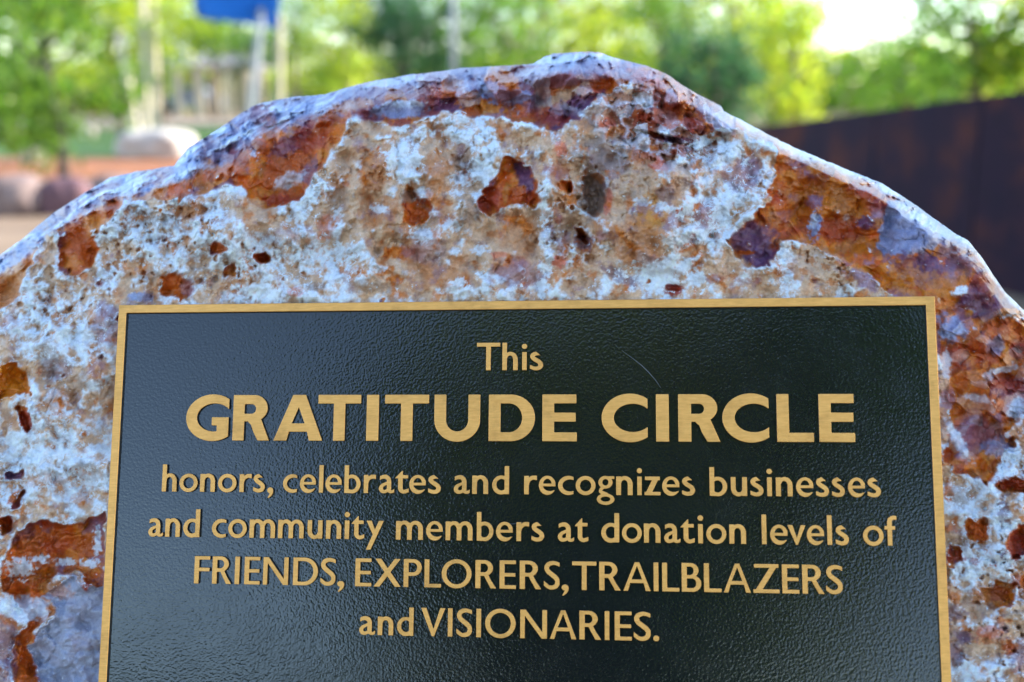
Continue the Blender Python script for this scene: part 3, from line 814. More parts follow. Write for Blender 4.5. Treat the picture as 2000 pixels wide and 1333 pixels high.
white(.9, 790, 318, 36, 60, 10, soft=.4, seed=5); white(.8, 940, 320, 26, 60, 15, soft=.4, seed=6); white(.6, 900, 255, 60, 22, soft=.4, seed=7); white(.7, 600, 390, 22, 60, 40, soft=.4, seed=8)
white(.5, 980, 565, 90, 25, soft=.4, seed=9); white(.8, 1290, 540, 90, 34, soft=.4, seed=10); white(.8, 1064, 500, 16, 80, soft=.5, seed=11); white(.7, 1440, 380, 40, 60, 40, soft=.5, seed=12)
white(.8, 1390, 300, 60, 30, 10, soft=.4, seed=13); white(.7, 1360, 440, 60, 50, soft=.4, seed=14); white(.5, 1530, 540, 30, 50, soft=.5, seed=15); white(.6, 1960, 1040, 80, 60, 30, soft=.5, seed=16)
white(.7, 1900, 1110, 60, 40, soft=.5, seed=17); white(.6, 1890, 960, 50, 50, soft=.5, seed=18); white(.7, 1960, 900, 40, 40, soft=.5, seed=19); white(.5, 1900, 1320, 80, 40, soft=.5, seed=20)
white(.5, 60, 1190, 50, 30, soft=.5, seed=21); white(.5, 690, 500, 40, 60, 40, soft=.6, seed=22); white(.5, 440, 390, 40, 30, soft=.5, seed=23)
white(-.5, 760, 430, 70, 90, soft=.6, seed=24); white(-.4, 700, 330, 30, 70, 10, soft=.5, seed=25); white(-.6, 1240, 400, 80, 70, soft=.5, seed=26); white(-.5, 1000, 480, 60, 60, soft=.5, seed=27); white(-.4, 500, 420, 60, 25, 20, soft=.5, seed=28)
white(-.4, 870, 400, 80, 70, soft=.5, seed=29); white(-.35, 1600, 530, 70, 35, soft=.5, seed=30)
hpw = np.clip((w - blur(w, 40)) / 0.0035, -1.2, 1.2)
wf = sstep(0.0, 0.24, n5 * .55 + .25 * n3 + whit * .34 + .20 * hpw - 0.03)
crc = mixc(crc, PAL['W'], wf * .95)
# rims of the crust are whiter
crc = mixc(crc, PAL['W'], np.clip(lip * 1.1 - .2, 0, 1) * (X < 1560) * .7 * sstep(-.12, .25, n3 + .3 * n5))
softm = sstep(-.10, .25, fbm(X, Y, 110, 3, 176))
cmc = sstep(.30, .70, blur(cm, 4) + .45 * fbm(X, Y, 9, 3, 173)) * (1 - softm) + sstep(.15, .85, blur(cm, 16) + .55 * fbm(X, Y, 20, 4, 177, .6)) * softm
col = mixc(base, crc, cmc)
_bs = [0]
def paint(cls, cx, cy, rx, ry, rot=0, st=.85, rough=.55, soft=.30, only=None, sc=None):
    global col
    _bs[0] += 1
    b = blob(cx, cy, rx, ry, rot, rough, soft, 500 + _bs[0] * 3, sc) * st
    if only == 'base': b = b * (1 - cmb)
    if only == 'crust': b = b * cmb
    col = mixc(col, PAL[cls], b)
# skyline band: bluish sky light on the top painted in, with stone streaks
topb = sstep(0.20, 0.55, q + .45 * n3 + .30 * n5)
lefttop = sstep(900, 560, X + 120 * n2)
streak = streakw
col = mixc(col, PAL['B'] * 1.05, topb * lefttop * (.55 + .4 * sstep(-.2, .2, n2)))
col = mixc(col, PAL['W'], topb * lefttop * sstep(0.0, .3, streak) * .85)
col = mixc(col, PAL['L'] * .95, topb * lefttop * sstep(0.05, .35, -streak) * .75)
righttop = sstep(1380, 1460, X)
rim_light = sstep(18, 3, S + 16 * n3 + 8 * n5)
col = mixc(col, PAL['W'], rim_light * righttop * .75)  # white rim light on the right skyline, painted into the colour
# coloured stone, upper left
paint('O', 560, 322, 80, 26, -38, only='base'); paint('O', 430, 338, 44, 14, -18, only='base'); paint('P', 560, 285, 40, 18, -30, .7, only='base'); paint('R', 545, 392, 36, 12, 0, only='base'); paint('W', 566, 352, 30, 14, -20, .55, only='base')
paint('O', 215, 410, 40, 13, -28, only='base'); paint('Go', 185, 438, 26, 16, -30, only='base'); paint('O', 152, 492, 42, 46, 0, .95, only='base'); paint('Go', 140, 512, 18, 14, 0, .6, only='base'); paint('T', 24, 560, 36, 56, 30, .9, only='base'); paint('B', 30, 500, 60, 14, -35, .7)
paint('R', 615, 262, 40, 30, -40, .7, only='base'); paint('B', 780, 215, 52, 18, 0, .8); paint('W', 790, 203, 34, 8, 0, .6); paint('R', 786, 242, 22, 10, 0, .8, only='base')
paint('T', 690, 205, 40, 12, -10, .7, only='base'); paint('K', 868, 182, 30, 12, 0, .5); paint('P', 872, 208, 28, 15, 10, .75, only='base'); paint('Go', 938, 208, 42, 12, 10, .9, only='base'); paint('O', 920, 220, 18, 8, 0, .8)
paint('B', 955, 176, 46, 17, 15, .85); paint('B', 1000, 190, 40, 14, -5, .8); paint('L', 1090, 150, 80, 20, 0, .75); paint('B', 1130, 118, 60, 12, 0, .75); paint('W', 1060, 138, 60, 8, -8, .4); paint('Y', 1110, 184, 60, 10, -22, .7); paint('R', 1165, 172, 40, 12, -10, .8); paint('O', 1186, 166, 24, 10, 0, .6)
paint('P', 1115, 218, 66, 24, -24, .92, only='base'); paint('R', 1070, 232, 46, 14, 10, .7, only='base'); paint('P', 1126, 212, 18, 14, 0, .6)
paint('B', 1140, 122, 120, 20, 2, .6); paint('L', 1210, 140, 90, 16, 14, .55); paint('K', 1262, 150, 46, 12, 24, .45); paint('W', 1090, 116, 60, 8, -6, .6); paint('W', 1180, 112, 40, 6, 6, .5); paint('B', 860, 150, 120, 12, -8, .5); paint('W', 760, 160, 60, 8, -10, .5)
# upper right of the centre: broken pink, orange and white stone
paint('K', 1184, 240, 16, 14, 0, .8); paint('Y', 1170, 220, 24, 16, 0, .7); paint('O', 1236, 220, 26, 12, 20, .9); paint('R', 1268, 238, 30, 18, 15, .85); paint('P', 1278, 205, 18, 10, 0, .8); paint('T', 1268, 182, 22, 16, 30, .8)
paint('W', 1300, 230, 22, 16, 20, .8); paint('R', 1354, 244, 24, 13, 20, .9, rough=.35, soft=.15); paint('D', 1290, 270, 40, 5, 14, .7); paint('P', 1318, 273, 34, 7, 4, .85); paint('R', 1330, 292, 20, 12, 0, .7); paint('B', 1312, 192, 11, 19, -24, .95, rough=.15, soft=.1); paint('O', 1326, 170, 7, 12, -30, .9)
paint('L', 1385, 222, 26, 14, 30, .7); paint('K', 1290, 324, 20, 12, 10, .85); paint('K', 1275, 308, 24, 8, 20, .6); paint('O', 1240, 300, 24, 14, 40, .55)
paint('P', 1190, 320, 44, 26, 20, .55); paint('G', 1180, 300, 60, 36, 0, .65); paint('G', 1158, 380, 26, 46, 0, .9); paint('T', 1170, 348, 14, 8, 30, .7)
paint('R', 1090, 335, 22, 14, 20, .55); paint('O', 1104, 364, 17, 11, 20, .95, rough=.3); paint('K', 1188, 395, 7, 28, 8, .8); paint('R', 1092, 430, 9, 8, 0, .7); paint('K', 1092, 512, 14, 12, 0, .85); paint('R', 1100, 484, 12, 22, 0, .5); paint('K', 1094, 290, 12, 18, 0, .7)
paint('P', 1300, 380, 18, 16, 0, .5); paint('Go', 1270, 420, 26, 34, 0, .65); paint('T', 1250, 470, 50, 44, 0, .7); paint('R', 1318, 430, 24, 14, 0, .55); paint('R', 1380, 420, 22, 26, 0, .6); paint('L', 1455, 340, 30, 40, 20, .7); paint('T', 1430, 340, 20, 16, 0, .5)
paint('R', 1352, 466, 10, 9, 0, .7); paint('R', 1395, 545, 18, 9, 0, .6); paint('R', 1316, 568, 17, 10, 0, .95); paint('P', 1210, 540, 40, 12, 30, .6); paint('P', 1140, 475, 20, 14, 30, .6)
# window of red stone
paint('O', 985, 380, 46, 24, 0, .8, only='base'); paint('R', 950, 390, 26, 26, 0, .8, only='base'); paint('P', 1024, 338, 18, 36, -18, .9, only='base'); paint('T', 988, 376, 6, 20, 5, .7, only='base'); paint('R', 1040, 388, 14, 14, 0, .8, only='base')
paint('O', 968, 458, 18, 8, 0, .5); paint('T', 1010, 455, 40, 40, 0, .55); paint('R', 1010, 510, 24, 12, 0, .35); paint('L', 1010, 535, 50, 30, 0, .55); paint('K', 975, 498, 16, 6, 0, .6)
# centre
paint('T', 730, 340, 26, 44, 8, .8); paint('T', 690, 300, 8, 30, 15, .4); paint('Y', 690, 330, 10, 70, 8, .6); paint('T', 740, 410, 40, 28, 0, .7); paint('T', 850, 330, 26, 26, 0, .75); paint('G', 905, 310, 20, 34, 0, .6); paint('T', 855, 365, 24, 12, 0, .7); paint('O', 812, 422, 24, 18, 0, .95); paint('G', 798, 382, 16, 14, 0, .7); paint('O', 782, 494, 27, 13, 0, .85); paint('O', 772, 546, 14, 9, 0, .8); paint('O', 755, 530, 18, 8, -20, .6)
paint('L', 830, 490, 40, 30, 0, .45); paint('T', 860, 540, 50, 26, 0, .6); paint('G', 720, 560, 44, 14, 0, .5); paint('K', 636, 445, 16, 26, 20, .45); paint('G', 660, 400, 20, 30, 30, .5); paint('K', 577, 570, 14, 10, 0, .6); paint('G', 616, 560, 18, 10, 0, .6)
for k, (fx, fy, rx, ry) in enumerate([(830, 458, 30, 14), (880, 440, 20, 12), (828, 378, 16, 12), (742, 408, 16, 9), (888, 376, 12, 8), (938, 490, 14, 9), (896, 552, 14, 9), (1320, 470, 30, 14), (1375, 355, 22, 12), (740, 525, 14, 8), (900, 350, 20, 12), (1255, 395, 14, 8), (660, 420, 10, 16), (1290, 405, 14, 9), (1345, 400, 10, 22)]):
    paint('W', fx, fy, rx, ry, 0, .8, rough=1.0, soft=.35, sc=9)
# left side
paint('O', 428, 484, 18, 12, 0, .8); paint('O', 342, 560, 30, 24, 0, .8); paint('L', 366, 562, 14, 18, 0, .5); paint('T', 452, 532, 12, 16, 0, .8); paint('R', 510, 505, 14, 9, 0, .7); paint('T', 360, 418, 30, 10, 20, .6); paint('Y', 480, 410, 50, 26, 20, .7); paint('Y', 540, 450, 50, 16, 20, .75); paint('G', 300, 430, 30, 16, 20, .5)
paint('G', 290, 535, 20, 14, 0, .6); paint('Y', 255, 490, 18, 14, 0, .8); paint('B', 275, 580, 26, 9, 0, .8)
paint('Go', 14, 745, 42, 32, 0, .85); paint('Y', 10, 680, 24, 22, 0, .8); paint('R', 50, 822, 12, 22, -10, .95, rough=.2, soft=.12); paint('T', 20, 630, 14, 12, 0, .4); paint('L', 210, 630, 30, 40, 0, .6); paint('L', 110, 720, 30, 22, 0, .5); paint('T', 190, 720, 20, 22, 0, .5); paint('T', 120, 780, 40, 18, 0, .35); paint('G', 95, 700, 18, 40, 0, .5)
paint('T', 90, 940, 50, 16, 0, .35); paint('G', 170, 920, 40, 18, 0, .45); paint('T', 160, 975, 22, 16, 0, .5); paint('O', 30, 972, 18, 8, -50, .9); paint('R', 14, 1025, 18, 14, 0, .7)
paint('O', 120, 1070, 90, 34, 0, .85, only='base'); paint('R', 110, 1066, 34, 14, 0, .5, only='base'); paint('Go', 140, 1085, 16, 14, 0, .5, only='base'); paint('O', 50, 1270, 26, 90, 0, .9, only='base'); paint('T', 100, 1150, 26, 14, 0, .7); paint('R', 172, 1150, 9, 18, -20, .9)
for (fx, fy, rx, ry) in [(40, 1110, 26, 20), (130, 1098, 22, 7), (80, 1092, 16, 7), (176, 1100, 16, 8), (190, 1060, 8, 26)]:
    paint('W', fx, fy, rx, ry, 0, .8, rough=.9, sc=9)
col = mixc(col, np.array((0.31, 0.34, 0.42)) , blur(SMOOTH, 1) * (.9 + .1 * n5))
paint('T', 112, 1152, 30, 16, 20, .55); paint('W', 45, 1190, 50, 24, 0, .8); paint('L', 10, 1260, 26, 50, 0, .6); paint('P', 10, 1310, 24, 20, 0, .5)
# right shoulder
paint('O', 1545, 352, 56, 26, 28, .75, only='base'); paint('Go', 1538, 344, 16, 12, 0, .8, only='base'); paint('Go', 1590, 330, 18, 10, 0, .5, only='base'); paint('T', 1500, 268, 30, 10, 30, .6, only='base'); paint('R', 1700, 385, 44, 22, 20, .75, only='base'); paint('T', 1620, 400, 80, 40, 20, .55, only='base'); paint('R', 1640, 450, 50, 26, 0, .7, only='base'); paint('L', 1590, 394, 16, 12, 0, .8); paint('O', 1560, 415, 36, 22, 0, .5, only='base')
paint('B', 1592, 440, 11, 28, 8, .85, rough=.8, sc=10); paint('W', 1590, 430, 7, 18, 8, .5, rough=.8, sc=8); paint('P', 1690, 436, 17, 12, 0, .85); paint('P', 1468, 470, 44, 34, -20, .85, only='base'); paint('P', 1490, 505, 34, 22, 0, .9, only='base'); paint('O', 1455, 494, 20, 4, 0, .8, only='base'); paint('T', 1690, 480, 40, 16, 0, .5, only='base')
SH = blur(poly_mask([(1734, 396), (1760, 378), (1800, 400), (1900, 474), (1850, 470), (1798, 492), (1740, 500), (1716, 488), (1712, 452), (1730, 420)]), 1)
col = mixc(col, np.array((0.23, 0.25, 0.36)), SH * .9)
paint('B', 1690, 340, 40, 10, 26, .8); paint('W', 1800, 428, 50, 9, 34, .6); paint('B', 1850, 455, 44, 12, 36, .7); paint('W', 1880, 472, 16, 8, 30, .5)
paint('P', 1790, 520, 50, 26, 0, .7, sc=14, rough=.8); paint('T', 1780, 545, 50, 24, 0, .6, sc=12, rough=.9); paint('P', 1870, 500, 40, 30, 30, .65); paint('P', 1915, 590, 40, 40, 0, .6); paint('T', 1850, 560, 40, 20, 0, .6); paint('R', 1930, 560, 30, 16, 30, .6); paint('W', 1875, 568, 16, 9, -20, .85); paint('Go', 1893, 613, 8, 7, 0, .95); paint('P', 1888, 586, 14, 10, 0, .8)
paint('Y', 1610, 520, 64, 28, 20, .6); paint('L', 1690, 550, 34, 14, 35, .8); paint('Y', 1420, 520, 40, 18, 0, .5)
for (fx, fy) in [(1585, 510), (1612, 522), (1640, 515), (1660, 545), (1590, 545), (1625, 552), (1570, 530), (1650, 530), (1430, 540), (1480, 550)]:
    paint('T', fx, fy, 9, 6, 20, .85, rough=.9, sc=7)
# right edge below the shoulder
paint('B', 1856, 642, 30, 24, 0, .85); paint('L', 1885, 625, 12, 34, -30, .5); paint('O', 1908, 665, 12, 24, -20, .8); paint('R', 1930, 690, 26, 22, 0, .7); paint('B', 1945, 675, 16, 20, 20, .6); paint('R', 1988, 685, 18, 16, 0, .9, rough=.25, soft=.15); paint('D', 1990, 682, 10, 9, 0, .6)
paint('R', 1870, 700, 30, 16, 50, .6); paint('O', 1878, 745, 14, 22, 0, .85); paint('Go', 1885, 792, 18, 8, 0, .9); paint('O', 1940, 790, 22, 18, 0, .85); paint('W', 1910, 778, 26, 8, 12, .7); paint('T', 1920, 745, 18, 16, 0, .7); paint('O', 1912, 760, 14, 12, 30, .8); paint('R', 1965, 745, 32, 20, 0, .8); paint('W', 1930, 735, 10, 8, 0, .5); paint('W', 1960, 722, 30, 6, -10, .6); paint('W', 1848, 710, 10, 26, 0, .6); paint('L', 1850, 780, 16, 20, 0, .7)
paint('R', 1900, 840, 44, 36, 20, .65); paint('L', 1910, 850, 50, 34, 0, .45); paint('B', 1950, 875, 30, 18, 0, .6); paint('W', 1870, 860, 10, 44, -32, .8); paint('O', 1968, 815, 12, 10, 0, .85); paint('W', 1985, 800, 16, 24, 20, .7); paint('D', 1860, 872, 10, 14, 0, .5); paint('R', 1850, 890, 10, 14, 0, .8)
paint('R', 1975, 945, 34, 12, 10, .85); paint('O', 1852, 960, 9, 20, 0, .8); paint('G', 1880, 970, 24, 18, 0, .6); paint('P', 1960, 1000, 14, 22, -20, .6); paint('Y', 1925, 1000, 14, 26, 0, .6)
paint('O', 1912, 1036, 22, 22, 0, .95); paint('R', 1865, 1085, 22, 12, 10, .8); paint('R', 1985, 1065, 22, 26, 0, .9); paint('R', 1940, 1100, 6, 8, 0, .9); paint('P', 1962, 1090, 8, 18, -20, .8); paint('R', 1905, 1096, 10, 8, 0, .6)
paint('T', 1935, 1165, 36, 18, 10, .85); paint('R', 1950, 1160, 18, 16, 0, .6); paint('G', 1920, 1188, 30, 10, 0, .5); paint('O', 1865, 1168, 8, 16, -30, .7); paint('P', 1865, 1200, 20, 14, 0, .6); paint('P', 1885, 1245, 18, 10, 30, .7); paint('P', 1868, 1280, 16, 24, 0, .6)
paint('Y', 1925, 1265, 40, 22, 0, .85); paint('O', 1925, 1250, 26, 9, 0, .5); paint('K', 1930, 1235, 30, 12, 0, .6); paint('R', 1970, 1265, 12, 14, -30, .8); paint('L', 1990, 1280, 14, 34, 10, .6); paint('R', 1988, 1135, 16, 12, 0, .7)
# brown tone in the pits, fine mottling
col = mixc(col, PAL['T'] * .8, pits * .6)
crg = crag * sstep(.45, .6, fb2)
col = mixc(col, PAL['R'], crg * .5); col = mixc(col, PAL['W'], crag * sstep(.62, .72, fa2) * .6); col = mixc(col, PAL['K'], crag * sstep(.85, .9, fb1) * .6)
col = mixc(col, PAL['L'], sstep(.10, .38, fbm(X, Y, 44, 5, 98, .65)) * .50 * cmb * (1 - .6 * wf))
col = mixc(col, PAL['O'] * 1.2, sstep(.12, .36, fbm(X, Y, 46, 5, 99, .6)) * .6 * cmb * (1 - wf))
col *= (1 + 0.16 * fbm(X, Y, 9, 3, 95) + 0.22 * fbm(X, Y, 28, 4, 96))[..., None]
lum = (col * np.array([.25, .65, .10])).sum(-1, keepdims=True)
col = lum + (col - lum) * 1.34
col = np.clip(col, 0.006, 0.80)
frost = np.clip(cmb * (0.15 + whit * .55 + .4 * lip) + .05, 0, 1)
gloss = np.clip((1 - cmb) * .9 + cmb * (1 - wf) * .6, 0, 1)

# ---- below the picture, and the back of the boulder
verts = [P_front.reshape(-1, 3)]
cols = [col.reshape(-1, 3)]
nC = len(RX)
xc = np.linspace(-1, 1, nC)
fr0 = P_front[0]                                        # lowest front row, runs down to the ground
rows_down = []
for k in range(1, 9):
    p = fr0 + (-PV)[None, :] * 0.0
    t = k / 8.0
    z = fr0[:, 2] * (1 - t) + (-0.12) * t
    p[:, 2] = z
    p[:, 1] = fr0[:, 1] - 0.16 * t + 0.03 * fbm(RX, RX * 0 + k * 60, 160, 3, 131)
    rows_down.append(p)
top = P_front[-1]
rows_back = []
Dm = 0.72 * np.sqrt(np.clip(1 - xc ** 2, 0, 1)) + 0.01
for k in range(1, 25):
    a = k / 24.0
    back = Dm * np.sin(min(1, a * 1.25) * math.pi / 2)
    p = top.copy()
    p[:, 1] = top[:, 1] + back + (0.03 * fbm(RX, RX * 0 + k * 25, 120, 4, 132) if k > 1 else 0)
    drop = 0.10 * a * back / 0.7
    zz = top[:, 2] - drop - 0.004 * min(k, 3)
    if a > 0.5:
        u = (a - 0.5) / 0.5
        zz = zz * (1 - u ** 1.5) + (-0.12) * u ** 1.5
    zz = zz + (0.018 * min(k / 4, 1) * (fbm(RX, RX * 0 + k * 30, 90, 4, 133) - .5))
    p[:, 2] = zz
    rows_back.append(p)
allrows = [r for r in rows_down[::-1]] + list(P_front) + rows_back
V = np.concatenate(allrows, 0)
nrow = len(allrows)
greyc = np.broadcast_to(PAL['L'], (nC, 3)) * (1 + .3 * fbm(RX, RX * 0, 60, 3, 140))[:, None]
cd = [col[0] for _ in rows_down]
cb = [col[-1] * (1 - min(1, k / 8)) + greyc * min(1, k / 8) for k in range(24)]
CC = np.concatenate(cd + list(col) + cb, 0)
z1 = np.zeros(nC)
FR = np.concatenate([frost[0]] * 8 + list(frost) + [frost[-1]] * 24)
GL = np.concatenate([gloss[0]] * 8 + list(gloss) + [gloss[-1]] * 24)
jj, ii = np.meshgrid(np.arange(nrow - 1), np.arange(nC - 1), indexing='ij')
i0 = (jj * nC + ii).ravel()
quads = np.stack([i0, i0 + 1, i0 + nC + 1, i0 + nC], -1)
me = bpy.data.meshes.new('boulder')
me.vertices.add(len(V)); me.vertices.foreach_set('co', V.astype(np.float32).ravel())
me.loops.add(len(quads) * 4); me.loops.foreach_set('vertex_index', quads.astype(np.int32).ravel())
me.polygons.add(len(quads)); me.polygons.foreach_set('loop_start', np.arange(0, len(quads) * 4, 4, dtype=np.int32))
me.polygons.foreach_set('use_smooth', np.ones(len(quads), bool))
me.update(calc_edges=True)
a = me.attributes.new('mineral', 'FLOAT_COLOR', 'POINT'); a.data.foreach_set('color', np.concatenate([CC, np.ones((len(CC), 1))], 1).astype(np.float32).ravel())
a = me.attributes.new('frost', 'FLOAT', 'POINT'); a.data.foreach_set('value', FR.astype(np.float32))
wild_c = np.maximum(sstep(-50, -110, RX), sstep(2055, 2090, RX))
WL = np.concatenate([np.ones(nC)] * 8 + [wild_c] * NR + [np.maximum(wild_c, min(1.0, k / 3.0)) for k in range(24)])
a = me.attributes.new('weathered', 'FLOAT', 'POINT'); a.data.foreach_set('value', WL.astype(np.float32))
a = me.attributes.new('gloss', 'FLOAT', 'POINT'); a.data.foreach_set('value', GL.astype(np.float32))
m_rock, nt, b = new_mat('agate_boulder')
at_c = N(nt, 'ShaderNodeAttribute', attribute_name='mineral')
at_f = N(nt, 'ShaderNodeAttribute', attribute_name='frost')
at_g = N(nt, 'ShaderNodeAttribute', attribute_name='gloss')
geo = N(nt, 'ShaderNodeNewGeometry')
nz1 = noise_node(nt, 420, 4, .7, vec=geo.outputs['Position'])
nz2 = noise_node(nt, 1300, 3, .7, vec=geo.outputs['Position'])
nz3 = noise_node(nt, 150, 5, .7, vec=geo.outputs['Position'])
at_w = N(nt, 'ShaderNodeAttribute', attribute_name='weathered')
nzb = noise_node(nt, 14, 8, .68, vec=geo.outputs['Position'])
rb_ = ramp(nt, nzb.outputs['Fac'], [(.30, (0.11, 0.05, 0.09)), (.40, (0.32, 0.085, 0.015)), (.47, (0.36, 0.19, 0.10)), (.53, (0.28, 0.20, 0.25)), (.58, (0.52, 0.42, 0.33)), (.66, (0.70, 0.75, 0.80))])
mxw = N(nt, 'ShaderNodeMix', data_type='RGBA')
nt.links.new(at_w.outputs['Fac'], mxw.inputs[0]); nt.links.new(at_c.outputs['Color'], mxw.inputs[6]); nt.links.new(rb_.outputs[0], mxw.inputs[7])
# fine value variation
mul = N(nt, 'ShaderNodeMapRange'); mul.inputs['From Min'].default_value = .3; mul.inputs['From Max'].default_value = .7; mul.inputs['To Min'].default_value = .84; mul.inputs['To Max'].default_value = 1.14
nt.links.new(nz1.outputs['Fac'], mul.inputs['Value'])
vm = N(nt, 'ShaderNodeVectorMath', operation='SCALE')
nt.links.new(mxw.outputs[2], vm.inputs[0]); nt.links.new(mul.outputs[0], vm.inputs['Scale'])
# chalky frost: specks that thicken where the crust is whiter
add = N(nt, 'ShaderNodeMath', operation='MULTIPLY_ADD'); add.inputs[1].default_value = 0.32
nt.links.new(at_f.outputs['Fac'], add.inputs[0]); nt.links.new(nz3.outputs['Fac'], add.inputs[2])
add2 = N(nt, 'ShaderNodeMath', operation='MULTIPLY_ADD'); add2.inputs[1].default_value = 0.45
nt.links.new(nz1.outputs['Fac'], add2.inputs[0]); nt.links.new(add.outputs[0], add2.inputs[2])
fr = N(nt, 'ShaderNodeMapRange'); fr.interpolation_type = 'SMOOTHSTEP'
fr.inputs['From Min'].default_value = .90; fr.inputs['From Max'].default_value = 1.02
nt.links.new(add2.outputs[0], fr.inputs['Value'])
mx = N(nt, 'ShaderNodeMix', data_type='RGBA')
nt.links.new(fr.outputs[0], mx.inputs[0]); nt.links.new(vm.outputs[0], mx.inputs[6]); mx.inputs[7].default_value = (0.70, 0.76, 0.83, 1)
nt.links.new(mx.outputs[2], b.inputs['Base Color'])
rg = N(nt, 'ShaderNodeMapRange'); rg.inputs['To Min'].default_value = .80; rg.inputs['To Max'].default_value = .30
nt.links.new(at_g.outputs['Fac'], rg.inputs['Value']); nt.links.new(rg.outputs[0], b.inputs['Roughness'])
hsum = N(nt, 'ShaderNodeMath', operation='MULTIPLY_ADD'); hsum.inputs[1].default_value = .5
nt.links.new(nz2.outputs['Fac'], hsum.inputs[0]); nt.links.new(nz1.outputs['Fac'], hsum.inputs[2])
bp = N(nt, 'ShaderNodeBump'); bp.inputs['Strength'].default_value = .7; bp.inputs['Distance'].default_value = .0012
nt.links.new(hsum.outputs[0], bp.inputs['Height']); nt.links.new(bp.outputs[0], b.inputs['Normal'])
me.materials.append(m_rock)
boulder = link(bpy.data.objects.new('boulder', me))
tag(boulder, 'big rough boulder of white, orange and purple stone carrying the black plaque', 'boulder')

# ------------------------------------------------------------------ the cast plaque
m_brass, nt, b = new_mat('brushed_bronze')
tc = N(nt, 'ShaderNodeTexCoord')
mp = N(nt, 'ShaderNodeMapping'); mp.inputs['Scale'].default_value = (1.0, 28.0, 1.0)
geo = N(nt, 'ShaderNodeNewGeometry')
vt = N(nt, 'ShaderNodeVectorTransform', vector_type='POINT', convert_from='WORLD', convert_to='WORLD')
nt.links.new(geo.outputs['Position'], mp.inputs['Vector'])
mp.inputs['Scale'].default_value = (60.0, 900.0, 900.0)
nb = noise_node(nt, 1.0, 3, .6, vec=mp.outputs[0])
nb2 = noise_node(nt, 45, 6, .7, vec=geo.outputs['Position'])
r1 = ramp(nt, nb.outputs['Fac'], [(.3, (0.74, 0.345, 0.075)), (.7, (0.90, 0.45, 0.115))])
r2 = ramp(nt, nb2.outputs['Fac'], [(.25, (0.70, 0.68, 0.66)), (.45, (0.95, 0.95, 0.95)), (.7, (1.06, 1.06, 1.06))])
mm = N(nt, 'ShaderNodeMix', data_type='RGBA', blend_type='MULTIPLY'); mm.inputs[0].default_value = 1
nt.links.new(r1.outputs[0], mm.inputs[6]); nt.links.new(r2.outputs[0], mm.inputs[7])
nt.links.new(mm.outputs[2], b.inputs['Base Color'])
b.inputs['Metallic'].default_value = 0.4
b.inputs['Roughness'].default_value = 0.48
bp = N(nt, 'ShaderNodeBump'); bp.inputs['Strength'].default_value = .15; bp.inputs['Distance'].default_value = .0003
nt.links.new(nb.outputs['Fac'], bp.inputs['Height']); nt.links.new(bp.outputs[0], b.inputs['Normal'])

m_field, nt, b = new_mat('black_leatherette_enamel')
tc = N(nt, 'ShaderNodeTexCoord')
ns = noise_node(nt, 430, 2.0, .5, vec=tc.outputs['Object'])
vo = N(nt, 'ShaderNodeTexVoronoi', feature='SMOOTH_F1'); vo.inputs['Scale'].default_value = 560; vo.inputs['Smoothness'].default_value = .6
nt.links.new(tc.outputs['Object'], vo.inputs['Vector'])
hs = N(nt, 'ShaderNodeMath', operation='MULTIPLY_ADD'); hs.inputs[1].default_value = -.55
nt.links.new(vo.outputs['Distance'], hs.inputs[0]); nt.links.new(ns.outputs['Fac'], hs.inputs[2])
bp = N(nt, 'ShaderNodeBump'); bp.inputs['Strength'].default_value = .17; bp.inputs['Distance'].default_value = .0008
nt.links.new(hs.outputs[0], bp.inputs['Height']); nt.links.new(bp.outputs[0], b.inputs['Normal'])
dust = noise_node(nt, 900, 2, .6, vec=tc.outputs['Object'])
dr = ramp(nt, dust.outputs['Fac'], [(.0, (0.005, 0.006, 0.007)), (.70, (0.008, 0.009, 0.010)), (.76, (0.10, 0.11, 0.12))])
nt.links.new(dr.outputs[0], b.inputs['Base Color'])
smudge = noise_node(nt, 22, 5, .65, vec=tc.outputs['Object'])
sr = N(nt, 'ShaderNodeMapRange'); sr.inputs['From Min'].default_value = .35; sr.inputs['From Max'].default_value = .7; sr.inputs['To Min'].default_value = .08; sr.inputs['To Max'].default_value = .17
nt.links.new(smudge.outputs['Fac'], sr.inputs['Value']); nt.links.new(sr.outputs[0], b.inputs['Roughness'])
b.inputs['IOR'].default_value = 1.62

m_side = simple_mat('black_enamel_side', (0.008, 0.009, 0.010), (0.014, 0.015, 0.017), 200, .4)
plaque = empty('plaque')
plaque.matrix_world = PM
tag(plaque, 'black cast plaque with raised gold lettering and gold border on the big boulder', 'plaque')
FW = 0.0064                                          # border width
FIELD_W = -0.0024                                    # field lies behind the border face
pl, pr, pt, pb = U0, U1, PTOP, PBOT
bm = bmesh.new()
bm_box(bm, ((pl + pr) / 2, (pt + pb) / 2, (FIELD_W - 0.0145) / 2), (pr - pl - 0.004, pt - pb - 0.004, FIELD_W + 0.0145))
bm_obj('field', bm, m_field, plaque)
bm = bmesh.new()
prof = [(0.0, -0.014), (0.0, -0.0005), (0.0005, 0.0), (FW - 0.0004, 0.0), (FW, -0.0004), (FW + 0.0007, FIELD_W - 0.0006)]
rings = []
for (o, z) in prof:
    rings.append([bm.verts.new((pl + o, pb + o, z)), bm.verts.new((pr - o, pb + o, z)), bm.verts.new((pr - o, pt - o, z)), bm.verts.new((pl + o, pt - o, z))])
for a_, b_ in zip(rings[:-1], rings[1:]):
    for k in range(4):
        bm.faces.new((a_[k], a_[(k + 1) % 4], b_[(k + 1) % 4], b_[k]))
bo = bm_obj('border', bm, m_brass, plaque)
bo.data.materials.append(m_side)
